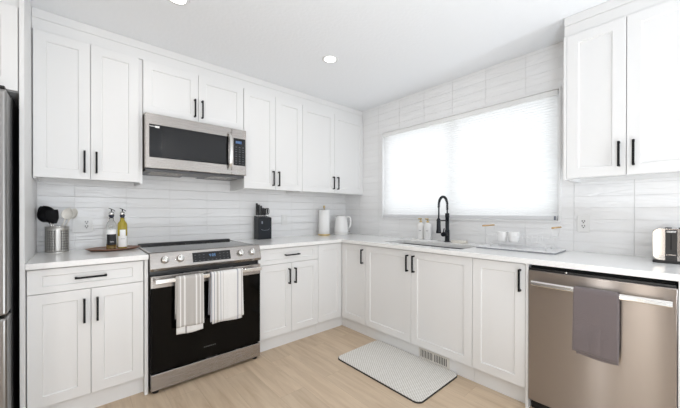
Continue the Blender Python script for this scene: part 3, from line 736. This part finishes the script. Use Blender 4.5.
def utensil(name, label, foot, top, head, hmat, smat, handle_label=None):
    """foot inside the holder; top = where the head begins"""
    t = Thing(name, label, 'utensil', foot, 'cooking utensils in the steel holder')
    f, tp = Vector(foot), Vector(top)
    bm = bmesh.new(); tube(bm, [f.lerp(tp, i/8) for i in range(9)], [.005]*5+[.0048, .0045, .0042, .004], 10)
    t.part('handle', bm, smat, None, handle_label)
    t.part('head', head(tp, (tp-f).normalized()), hmat)
def solidify(bm, th):
    bmesh.ops.recalc_face_normals(bm, faces=bm.faces); bmesh.ops.solidify(bm, geom=list(bm.faces), thickness=th); return bm
def bowl_head(length, width, depth, side=Vector((0, -1, 0)), taper=.25):
    """spoon / ladle bowl growing along the handle, opening toward `side`"""
    def f(tp, d):
        n = (side-d*side.dot(d)).normalized(); s = d.cross(n); bm = bmesh.new(); rows = []
        K = 14; J = 12
        for i in range(K+1):
            q = i/K; wv = math.sin(PI*min(1, q*.93+.07))**.6*width/2 if i < K else .001
            if q < .15: wv = max(wv*(q/.15), .005)
            rows.append([bm.verts.new(tp+d*(length*q)+s*(wv*math.sin(PI*(j/J-.5)))-n*(depth*math.sin(PI*min(1, q*.9+.08))*math.cos(PI*(j/J-.5))**1)) for j in range(J+1)])
        for a, b_ in zip(rows, rows[1:]):
            for j in range(J): g = bm.faces.new((a[j], a[j+1], b_[j+1], b_[j])); g.smooth = True
        return solidify(bm, .0025)
    return f
def flat_head(length, w0, w1, slots=0, side=Vector((0, -1, 0)), curve=.012):
    def f(tp, d):
        n = (side-d*side.dot(d)).normalized(); s = d.cross(n); bm = bmesh.new(); rows = []
        K = 12; J = 9 if slots else 4
        for i in range(K+1):
            q = i/K; wv = (w0+(w1-w0)*min(1, q*2.5))/2
            if q > .9: wv *= .93
            rows.append([bm.verts.new(tp+d*(length*q)+s*(wv*(2*j/J-1))+n*(curve*q*q)) for j in range(J+1)])
        for i, (a, b_) in enumerate(zip(rows, rows[1:])):
            for j in range(J):
                if slots and 3 <= i <= K-3 and j in (2, 4, 6): continue
                bm.faces.new((a[j], a[j+1], b_[j+1], b_[j]))
        return solidify(bm, .003)
    return f
zf = CTZ+.012
utensil('ladle', 'large black nylon ladle leaning left in the steel utensil holder', (UX+.022, UY+.015, zf), (-2.800, -.128, 1.118), bowl_head(.120, .100, .044, Vector((.35, -1, .25))), NYLON, STEELP, 'steel handle')
utensil('spatula', 'black nylon turner with a long slanted edge, right of the black ladle', (UX+.004, UY+.034, zf), (-2.788, -.118, 1.112), flat_head(.092, .04, .070, 0, Vector((-.35, -1, .5)), -.02), NYLON, STEELP, 'steel handle')
utensil('serving_spoon', 'black nylon serving spoon behind the black ladle', (UX+.038, UY-.02, zf), (-2.812, -.070, 1.13), bowl_head(.11, .070, .018, Vector((-.2, -1, 0))), NYLON, STEELP, 'steel handle')
utensil('spoon', 'cream silicone spoon with rounded bowl leaning right in the holder', (UX-.028, UY-.005, zf), (-2.728, -.128, 1.138), bowl_head(.085, .072, .016, Vector((-.35, -1, .5))), CREAM, CREAM)
utensil('serving_spoon', 'cream silicone spatula-spoon behind the cream spoon, rightmost in the holder', (UX-.03, UY+.03, zf), (-2.705, -.085, 1.140), bowl_head(.082, .060, .012, Vector((-.5, -1, .1))), CREAM, CREAM)

# ------------------------------------------------------------ walnut board with oil bottles
BXC, BYC = -2.464, -.195
bm = bmesh.new(); K = 64; Lr = []
def boat(a, b, z, r=1):
    o = []
    for i in range(K):
        q = 2*PI*i/K; c, s = math.cos(q), math.sin(q)
        o.append(bm.verts.new((BXC+a*c, BYC+b*s*(abs(s)**.25 if s else 0), z)))
    return o
for a, b_, z in ((.115, .075, 0), (.135, .088, .002), (.160, .124, .0135), (.162, .126, .0170), (.159, .123, .0180), (.150, .105, .0125), (.12, .085, .0105)):
    Lr.append(boat(a, b_, CTZ+z))
for a, b_ in zip(Lr, Lr[1:]):
    for i in range(K): f = bm.faces.new((a[i], a[(i+1) % K], b_[(i+1) % K], b_[i])); f.smooth = True
bm.faces.new(Lr[0][::-1]); bm.faces.new(Lr[-1])
single('serving_board', bm, WALNUT, 'oval walnut serving tray under the two oil bottles', 'tray', (BXC, BYC, CTZ))
GLASS = mat('bottle_glass', (.97, .99, .98), .02, 0, Transmission_Weight=1.0, IOR=1.3)
OIL = mat('olive_oil', (.62, .50, .06), .08, 0, Transmission_Weight=.55, IOR=1.4)
LIQ = mat('amber_liquid', (.55, .36, .12), .1, 0, Transmission_Weight=.4, IOR=1.35)
def bottle(x, y, label, oil, grp='glass oil bottles on the walnut tray'):
    z = CTZ+.0108; t = Thing('oil_bottle', label, 'bottle', (x, y, z), grp); R0 = .030
    b = t.part('glass', lathe(bmesh.new(), [(0, z), (R0-.003, z), (R0, z+.003), (R0, z+.168), (R0-.003, z+.182), (.017, z+.200), (.0135, z+.206), (.0135, z+.222), (0, z+.222)], (x, y, 0), 32), OIL if oil else GLASS)
    if not oil:
        t.part('liquid', lathe(bmesh.new(), [(0, z+.004), (R0-.0035, z+.004), (R0-.0025, z+.007), (R0-.0025, z+.036), (0, z+.036)], (x, y, 0), 32), LIQ, b)
    # label wraps the side that faces the room
    def wrap(z0, z1, r, a0=-150, a1=-30):
        bm = bmesh.new(); pv = None
        for i in range(17):
            q = math.radians(a0+(a1-a0)*i/16); c = (bm.verts.new((x+r*math.cos(q), y+r*math.sin(q), z0)), bm.verts.new((x+r*math.cos(q), y+r*math.sin(q), z1)))
            if pv: f = bm.faces.new((pv[0], c[0], c[1], pv[1])); f.smooth = True
            pv = c
        return bm
    rl = R0+.0006
    if oil:
        l_ = t.part('label', wrap(z+.010, z+.090, rl), PAPER, b, 'plain white label', fix=False)
        t.part('neck_label', wrap(z+.0905, z+.136, rl, -125, -55), PAPER, b, fix=False)
        t.part('lettering', wrap(z+.068, z+.070, rl+.0004, -115, -65), KEYG, b, fix=False)
    else:
        l_ = t.part('label', wrap(z+.030, z+.106, rl), mat('black_label', (.015, .015, .018), .5), b, 'black label', fix=False)
        t.part('neck_label', wrap(z+.1065, z+.138, rl), PAPER, b, fix=False)
        bm = bmesh.new(); pp = []
        for i in range(41):
            q = i/40; an = math.radians(-108+42*q-(0)); pp.append((x+(rl+.0008)*math.cos(an), y+(rl+.0008)*math.sin(an), z+.052+.005*math.sin(q*26)*(1-.4*q)))
        tube(bm, pp, .0006, 5); t.part('lettering', bm, PAPER, b, 'white script scribble')
    t.part('stopper', lathe(bmesh.new(), [(.0, z+.2225), (.010, z+.2225), (.017, z+.238), (.016, z+.241), (0, z+.241)], (x, y, 0), 24), mat('navy_stopper', (.015, .02, .04), .35), label='dark blue rubber stopper')
    t.part('funnel', lathe(bmesh.new(), [(0, z+.2412), (.015, z+.2412), (.0185, z+.252), (.014, z+.264), (.004, z+.270), (0, z+.270)], (x, y, 0), 24), CHROME)
    bm = bmesh.new(); tube(bm, [(x, y, z+.262), (x+.001, y, z+.276), (x-.002, y, z+.284)], .0035, 8); tube(bm, [(x-.016, y-.003, z+.292), (x-.004, y, z+.288), (x+.010, y+.001, z+.281), (x+.021, y+.002, z+.271)], .0022, 8)
    t.part('spout', bm, BLACK)
bottle(-2.480, -.215, 'clear glass oil bottle with black label, left of the olive oil', False)
bottle(-2.415, -.205, 'glass bottle full of yellow-green olive oil with white label', True)

# ------------------------------------------------------------ knife block
KX, KY = -1.234, -.088
KB = mat('knife_block_black', (.009, .012, .017), .35, 0, Specular_IOR_Level=.35)
t = Thing('knife_block', 'upright black knife block on the countertop right of the range', 'knife block', (KX, KY, CTZ))
bm = bmesh.new(); prism(bm, [(KY-.055, CTZ), (KY+.05, CTZ), (KY+.05, CTZ+.238), (KY-.055, CTZ+.220)], KX-.073, KX+.073, 'X', .006)
t.part('block', bm, KB)
EM = mat('emblem_grey', (.28, .31, .36), .3, .4)
bm = bmesh.new(); tube(bm, [(KX-.045+i*.0118, KY-.0555, CTZ+.106-.014*math.sin(PI*i/8)**.4) for i in range(9)], .0015, 6); t.part('pocket_seam', bm, EM)
t.part('emblem', box(KX-.040, KX-.027, KY-.0565, KY-.0545, CTZ+.158, CTZ+.184, .0006), EM, label='small grey embossed emblem')
def knife(x, y, h, wv, label):
    t = Thing('kitchen_knife', label, 'knife', (x, y, CTZ+.23), 'knives in the black block')
    bm = bmesh.new(); bx(bm, x-wv/2, x+wv/2, y-.012, y+.012, CTZ+.243, CTZ+h, .004, 3); t.part('handle', bm, NYLON)
    bm = bmesh.new(); bx(bm, x-.001, x+.001, y-.011, y+.011, CTZ+.226, CTZ+.2433); t.part('blade', bm, CHROME)
knife(KX-.060, KY+.01, .366, .0145, 'tallest black-handled knife at the left end of the knife block')
knife(KX-.037, KY+.012, .352, .0145, 'second black-handled knife from the left in the knife block')
knife(KX-.014, KY+.008, .342, .012, 'third black-handled knife from the left in the knife block')
knife(KX+.009, KY+.010, .320, .012, 'short black-handled knife in the middle of the knife block')
knife(KX+.031, KY+.010, .316, .012, 'black-handled knife just left of the scissors in the block')
t = Thing('scissors', 'black-handled kitchen scissors at the right end of the knife block', 'scissors', (KX+.06, KY, CTZ+.22), None)
bm = bmesh.new()
for s in (-1, 1):
    cc = (KX+.059+s*.009, KY+.01, CTZ+.284); tube(bm, [(cc[0]+.011*math.cos(q), cc[1]+s*.004, cc[2]+.032*math.sin(q)) for q in [2*PI*i/20 for i in range(20)]], .0038, 8, True)
t.part('handles', bm, NYLON)
bm = bmesh.new(); bx(bm, KX+.053, KX+.065, KY+.007, KY+.013, CTZ+.224, CTZ+.256, .001); t.part('blades', bm, CHROME)

# ------------------------------------------------------------ paper towel holder and kettle
PX, PY = -.452, -.115
t = Thing('paper_towel_holder', 'gold paper towel stand holding the roll on the corner countertop', 'paper towel holder', (PX, PY, CTZ))
t.part('base', disc(bmesh.new(), .072, CTZ, CTZ+.016, (PX, PY, 0), 40, .003), GOLD)
t.part('pole', lathe(bmesh.new(), [(0, CTZ+.0162), (.0055, CTZ+.0162), (.0055, CTZ+.322), (.011, CTZ+.325), (.012, CTZ+.345), (.008, CTZ+.354), (0, CTZ+.355)], (PX, PY, 0), 20), GOLD)
bm = bmesh.new(); lathe(bm, [(.020, CTZ+.0165), (.062, CTZ+.0165), (.064, CTZ+.0185), (.064, CTZ+.298), (.062, CTZ+.300), (.020, CTZ+.300), (.020, CTZ+.0165)], (PX, PY, 0), 40)
tube(bm, [(PX+.018, PY-.0620, CTZ+.018+i*.028) for i in range(11)], .0012, 6)
single('paper_towel_roll', bm, PAPER, 'white paper towel roll standing on the gold stand', 'paper towels', (PX, PY, CTZ+.0165))
EX, EY = -.224, -.165
t = Thing('electric_kettle', 'white electric kettle in the countertop corner', 'kettle', (EX, EY, CTZ))
t.part('base', disc(bmesh.new(), .084, CTZ, CTZ+.018, (EX, EY, 0), 40, .004), CERAMIC)
kb = bmesh.new(); lathe(kb, [(0, CTZ+.0185), (.078, CTZ+.0185), (.085, CTZ+.030), (.085, CTZ+.06), (.077, CTZ+.155), (.069, CTZ+.213), (.064, CTZ+.217), (0, CTZ+.217)], (EX, EY, 0), 40)
t.part('body', kb, CERAMIC)
bm = bmesh.new(); lathe(bm, [(0, CTZ+.2172), (.062, CTZ+.2172), (.058, CTZ+.228), (.02, CTZ+.232), (0, CTZ+.233)], (EX, EY, 0), 32); t.part('lid', bm, CERAMIC)
hd = Vector((math.cos(-.72), math.sin(-.72), 0))        # handle to the photo's right
bm = bmesh.new(); pp = [(.055, .206), (.078, .220), (.098, .217), (.112, .197), (.117, .160), (.112, .118), (.100, .088), (.078, .072)]
tube(bm, [Vector((EX, EY, CTZ+z))+hd*r_ for r_, z in pp], [.009, .010, .011, .011, .011, .010, .009, .008], 12); t.part('handle', bm, CERAMIC)
bm = bmesh.new(); V = [(.056, .198, .013), (.074, .210, .010), (.088, .219, .005)]
tube(bm, [Vector((EX, EY, CTZ+z))-hd*r_ for r_, z, _ in V], [q[2] for q in V], 12); t.part('spout', bm, CERAMIC)
bm = bmesh.new(); c = Vector((EX, EY, CTZ+.034))+hd*.098; bx(bm, c.x-.012, c.x+.012, c.y-.009, c.y+.009, c.z-.010, c.z+.010, .004); t.part('switch', bm, STEELP, None, 'grey power switch')

# ------------------------------------------------------------ faucet
FXc, FYc = -.068, -1.483
t = Thing('faucet', 'matte black spring-neck pull-down faucet behind the sink', 'faucet', (FXc, FYc, CTZ))
FB = mat('faucet_black', (.008, .011, .016), .35, 0, Specular_IOR_Level=.35)
bm = bmesh.new(); lathe(bm, [(0, CTZ), (.027, CTZ), (.027, CTZ+.006), (.021, CTZ+.010), (.021, CTZ+.110), (.017, CTZ+.116), (.017, CTZ+.225), (.019, CTZ+.228), (.019, CTZ+.262), (.015, CTZ+.268), (0, CTZ+.268)], (FXc, FYc, 0), 28)
body = t.part('body', bm, FB)
bm = bmesh.new(); neck = [(FXc, FYc, CTZ+.262), (FXc, FYc, CTZ+.30), (FXc, FYc, CTZ+.33)]+arc((FXc-.073, FYc, CTZ+.345), .073, 0, 180, 18)+[(FXc-.148, FYc, CTZ+.32), (FXc-.150, FYc, CTZ+.21)]
tube(bm, neck, .0065, 10); t.part('hose', bm, FB)
# coil spring over the rising half of the neck
bm = bmesh.new(); path = neck[1:-1]; pv = [Vector(p) for p in path]; seg = [0]
for a, b_ in zip(pv, pv[1:]): seg.append(seg[-1]+(b_-a).length)
tot = seg[-1]; sp_ = []; turns = 34; kk = turns*10
for i in range(kk+1):
    s = tot*i/kk; j = max(q for q in range(len(seg)-1) if seg[q] <= s+1e-9); u_ = (s-seg[j])/(seg[j+1]-seg[j]+1e-9)
    p = pv[j].lerp(pv[j+1], min(1, u_)); d_ = (pv[j+1]-pv[j]).normalized(); n1 = Vector((0, 1, 0)); n2 = d_.cross(n1); a_ = 2*PI*turns*i/kk
    sp_.append(p+(n1*math.cos(a_)+n2*math.sin(a_))*.0105)
tube(bm, sp_, .0022, 5); t.part('spring', bm, FB)
bm = bmesh.new(); hx = FXc-.150; lathe(bm, [(0, CTZ+.088), (.023, CTZ+.088), (.023, CTZ+.10), (.018, CTZ+.125), (.0165, CTZ+.215), (.009, CTZ+.222), (0, CTZ+.222)], (hx, FYc, 0), 24); t.part('spray_head', bm, FB)
bm = bmesh.new(); tube(bm, [(FXc-.012, FYc, CTZ+.200), (hx+.012, FYc, CTZ+.200)], .005, 8); tube(bm, arc((hx, FYc, CTZ+.200), .0165, 0, 345, 20, 'XY'), .004, 8, True); t.part('docking_arm', bm, FB)
bm = bmesh.new(); tube(bm, [(FXc-.018, FYc, CTZ+.075), (FXc-.085, FYc-.004, CTZ+.073)], .020, 14); tube(bm, [(FXc-.078, FYc-.004, CTZ+.085), (FXc-.086, FYc-.012, CTZ+.110), (FXc-.088, FYc-.020, CTZ+.130)], [.006, .005, .0045], 8)
t.part('lever', bm, FB)

# ------------------------------------------------------------ soap bottles on a tray, soap dish
bm = bmesh.new(); prism(bm, rrect(-.13, -.03, -1.375, -1.12, .03, 8), CTZ, CTZ+.009, 'Z', .002)
single('soap_tray', bm, CERAMIC, 'small white tray under the two soap dispensers', 'tray', (-.08, -1.245, CTZ))
for y, lab in ((-1.205, 'white soap dispenser with gold pump, left one on the tray'), (-1.283, 'white soap dispenser with gold pump, right one nearest the faucet')):
    z = CTZ+.0092; t = Thing('soap_dispenser', lab, 'soap dispenser', (-.08, y, z), 'soap dispensers beside the sink')
    b_ = t.part('bottle', lathe(bmesh.new(), [(0, z), (.033, z), (.036, z+.003), (.036, z+.130), (.033, z+.148), (.016, z+.160), (.013, z+.166), (0, z+.166)], (-.08, y, 0), 28), SOAPW)
    t.part('collar', lathe(bmesh.new(), [(0, z+.1662), (.0135, z+.1662), (.0135, z+.180), (.005, z+.182), (.005, z+.196), (0, z+.196)], (-.08, y, 0), 20), GOLD)
    bm = bmesh.new(); bx(bm, -.118, -.070, y-.007, y+.007, z+.1955, z+.208, .003); t.part('pump_head', bm, GOLD)
    bm = bmesh.new()
    for i in range(5):
        q = math.radians(215-i*7); rr = .0363; bx(bm, -.08+rr*math.cos(q)-.0006, -.08+rr*math.cos(q)+.0006, y+rr*math.sin(q)-.0014, y+rr*math.sin(q)+.0014, z+.083, z+.088)
    t.part('lettering', bm, KEYG, b_)
bm = bmesh.new(); prism(bm, rrect(-.125, -.045, -1.68, -1.535, .035, 8), CTZ, CTZ+.022, 'Z', .008)
single('sponge_dish', bm, mat('cream_dish', (.80, .76, .69), .5), 'cream oval dish lying right of the black faucet', 'dish', (-.085, -1.6, CTZ))

# ------------------------------------------------------------ drying mat, dish rack, cups (frame world)
STONE = mat('drying_stone', (.76, .76, .77), .45)
N, L, b = nodes(STONE); tc = N.new('ShaderNodeTexCoord'); n = N.new('ShaderNodeTexNoise'); n.inputs['Scale'].default_value = 9; n.inputs['Detail'].default_value = 6; n.inputs['Distortion'].default_value = 2
r = ramp(N, [(.40, (.84, .84, .845)), (.5, (.66, .665, .68)), (.56, (.84, .84, .845))]); L.new(tc.outputs['Object'], n.inputs['Vector']); L.new(n.outputs[0], r.inputs[0]); L.new(r.outputs[0], b.inputs['Base Color'])
t = Thing('drying_mat', 'white marbled drying mat with grey edge under the dish rack', 'drying mat', (-.19, -2.12, CTZ))
t.part('edge', sheet(bmesh.new(), rrect(-.335, -.045, -2.385, -1.865, .02, 5), CTZ, CTZ+.009), mat('mat_grey_edge', (.25, .255, .27), .6), label='grey edge and underside')
t.part('top', sheet(bmesh.new(), rrect(-.333, -.047, -2.383, -1.867, .02, 5), CTZ+.0092, CTZ+.0135), STONE)
MZ = CTZ+.0137
WIRE = mat('white_wire', (.84, .84, .84), .35)
t = Thing('dish_rack', 'white wire dish rack with wooden end handles on the drying mat', 'dish rack', (-.19, -2.11, MZ))
RX0_, RX1_, RY0_, RY1_ = -.285, -.075, -2.345, -1.915
bm = bmesh.new()
def loop(x0, x1, y0, y1, z, r=.03): return [(x, y, z) for x, y in rrect(x0, x1, y0, y1, r, 5)]
tube(bm, loop(RX0_+.015, RX1_-.015, RY0_+.02, RY1_-.02, MZ+.033), .0016, 6, True)
tube(bm, loop(RX0_, RX1_, RY0_, RY1_, MZ+.088), .002, 6, True)
for i in range(12):
    y = RY0_+.03+i*(RY1_-RY0_-.06)/11
    tube(bm, [(RX0_, y, MZ+.088), (RX0_+.012, y, MZ+.040), (RX0_+.025, y, MZ+.033), (RX1_-.025, y, MZ+.033), (RX1_-.012, y, MZ+.040), (RX1_, y, MZ+.088)], .0012, 5)
t.part('basket', bm, WIRE)
bm = bmesh.new()
for x in (RX0_+.03, RX1_-.03):
    for y in (RY0_+.035, RY1_-.035): lathe(bm, [(0, MZ), (.005, MZ), (.005, MZ+.033), (0, MZ+.033)], (x, y, 0), 10)
t.part('feet', bm, WIRE)
for y, s in ((RY1_, 1), (RY0_, -1)):
    bm = bmesh.new(); tube(bm, [(RX0_+.01, y-s*.003, MZ+.088), (RX0_+.006, y+s*.010, MZ+.155), (RX0_+.010, y+s*.012, MZ+.158)], .0016, 6); tube(bm, [(RX1_-.01, y-s*.003, MZ+.088), (RX1_-.006, y+s*.010, MZ+.155), (RX1_-.010, y+s*.012, MZ+.158)], .0016, 6)
    t.part('handle_wire', bm, WIRE)
    bm = bmesh.new(); tube(bm, [(RX0_-.002+i*(RX1_-RX0_+.004)/6, y+s*.012, MZ+.158) for i in range(7)], .0062, 12); t.part('handle', bm, WOODH, None, 'light wood grip')
for y, lab in ((-2.000, 'white cup standing in the dish rack, left one'), (-2.083, 'white cup standing in the dish rack, right one')):
    z = MZ+.0348; t = Thing('cup', lab, 'cup', (-.165, y, z), 'white cups in the dish rack')
    bm = bmesh.new(); lathe(bm, [(0, z+.003), (.026, z+.003), (.029, z+.006), (.0375, z+.078), (.0395, z+.078), (.0395, z+.076), (.032, z+.012), (.029, z+.003), (.026, z+.001)], (-.165, y, 0), 28); t.part('body', bm, CERAMIC)
    t.part('foot_ring', lathe(bmesh.new(), [(.020, z), (.024, z), (.024, z+.0028), (.020, z+.0028), (.020, z)], (-.165, y, 0), 24), CERAMIC)

# ------------------------------------------------------------ toaster (frame world)
t = Thing('toaster', 'chrome toaster with black control strip at the right edge', 'toaster', (-.14, -2.895, CTZ))
TX0, TX1, TY0, TY1 = -.262, -.022, -2.982, -2.820
t.part('base', box(TX0-.002, TX1+.002, TY0-.002, TY1+.002, CTZ, CTZ+.016, .003), BLK, label='black plastic base')
bm = bmesh.new(); prism(bm, [(a, b_+CTZ+.017) for a, b_ in rrect(TY0, TY1, 0, .172, .022, 6)], TX0, TX1, 'X', .003); sh_ = t.part('shell', bm, mat('toaster_chrome', (.58, .56, .54), .12, 1))
t.part('control_strip', box(TX0-.0025, TX0+.004, TY1-.090, TY1-.046, CTZ+.016, CTZ+.184, .001), mat('toaster_black', (.02, .018, .018), .3), sh_, 'black control strip')
bm = bmesh.new(); bx(bm, TX0-.0032, TX0-.0022, TY1-.070, TY1-.065, CTZ+.075, CTZ+.160); t.part('lever_slot', bm, GAP, sh_)
t.part('lever', box(TX0-.018, TX0-.0028, TY1-.086, TY1-.050, CTZ+.168, CTZ+.178, .003), CHROME, sh_)
t.part('trim_line', box(TX0-.0034, TX0-.002, TY1-.086, TY1-.050, CTZ+.045, CTZ+.051), CHROME, sh_)
bm = bmesh.new(); lathe(bm, [(0, 0), (.016, 0), (.016, -.010), (.012, -.013), (0, -.013)], (TX0, TY1-.118, CTZ+.075), 24, 'X'); t.part('dial', bm, CHROME, sh_)
for y in (TY1-.055, TY1-.107): t.part('bread_slot', box(TX0+.03, TX1-.03, y-.013, y+.013, CTZ+.1885, CTZ+.1895), GAP, sh_)

# ------------------------------------------------------------ towels
def drape(x0, x1, yb, zt, rr, front, back, wave=.003, ph=0, flare=0, gap=0, yoff=0):
    """cloth over a horizontal bar running along x. yb: bar centre y, zt: bar centre z, rr: radius of wrap"""
    bm = bmesh.new(); rows = []; prof = []
    nb = 14
    for i in range(nb+1): prof.append((yb+rr, zt-back+back*i/nb, 1-i/nb))
    for i in range(1, 9):
        a = PI*i/9; prof.append((yb+rr*math.cos(a), zt+rr*math.sin(a), 0))
    nf = 24
    for i in range(nf+1): prof.append((yb-rr-gap, zt-front*i/nf, i/nf))
    J = 28
    for k, (y, z, q) in enumerate(prof):
        row = []; isf = k > nb+8
        for j in range(J+1):
            u = j/J; x = x0+(x1-x0)*u
            x += (u-.5)*flare*q
            w_ = wave*q*(math.sin(u*9+ph)+.5*math.sin(u*19+ph*2))
            zz = z+(.004*math.sin(u*5+ph)*q)
            row.append(bm.verts.new((x, y-(abs(w_)*1.0 if isf else -abs(w_)*0)-yoff*q*(1 if isf else 0), zz)))
        rows.append(row)
    for a, b_ in zip(rows, rows[1:]):
        for j in range(J): f = bm.faces.new((a[j], a[j+1], b_[j+1], b_[j])); f.smooth = True
    return bm
def towel(t, name, bm, m_, th, parent=None, label=None):
    o = t.part(name, bm, m_, parent, label); md = o.modifiers.new('t', 'SOLIDIFY'); md.thickness = th; md.offset = 1; return o
G1, W1, G2, B2 = (.50, .475, .45), (.80, .79, .775), (.36, .34, .33), (.42, .42, .46)
TWA = stripes('grey_striped_towel', -.0845, .0845, [(0, G1), (.10, W1), (.15, G1), (.20, G1), (.25, W1), (.31, G1), (.68, W1), (.74, G1), (.84, W1), (.88, G1), (.97, W1)])
t = Thing('hand_towel', 'taupe tea towel with white stripes, left one on the oven handle', 'towel', (-2.09, -.72, .40), 'tea towels on the oven handle')
towel(t, 'front_fold', drape(-2.174, -2.007, -.718, .743, .0195, .318, .27, .0025, .6, .006), TWA, .0025)
towel(t, 'inner_fold', drape(-2.176, -2.011, -.718, .743, .0160, .362, .24, .0015, 1.9, .002), stripes('pale_towel', -.085, .085, [(0, W1), (.28, W1), (.30, G2), (.36, W1)]), .0022, None, 'paler inner layer hanging lower')
TWB = stripes('white_striped_towel', -.118, .118, [(0, B2), (.04, W1), (.09, B2), (.12, W1), (.17, G1), (.22, W1), (.28, B2), (.30, W1), (.36, G1), (.375, W1), (.80, B2), (.84, W1), (.93, G1), (.96, W1)])
t = Thing('hand_towel', 'white tea towel with thin grey-blue stripes, right one on the oven handle', 'towel', (-1.842, -.72, .40), 'tea towels on the oven handle')
towel(t, 'front_fold', drape(-1.958, -1.728, -.718, .743, .0200, .330, .29, .005, 2.2, .012), TWB, .0028)
towel(t, 'inner_fold', drape(-1.950, -1.732, -.718, .743, .0162, .345, .26, .003, .3, .0), TWB, .0022)
TWC = mat('grey_terry', (.165, .135, .135), 1.0, 0, Sheen_Weight=.4); add_noise_bump(TWC, 420, .8, .003, detail=2)
t = Thing('hand_towel', 'plain dark grey terry towel hanging on the dishwasher handle', 'towel', (2.635, -.68, .45), None, 'B')
towel(t, 'front_fold', drape(2.5475, 2.7195, -.6795, .778, .0185, .315, .30, .0015, .4, .006), TWC, .004)
towel(t, 'inner_fold', drape(2.5600, 2.7240, -.6795, .778, .0130, .330, .25, .001, 1.4, .0), TWC, .003)
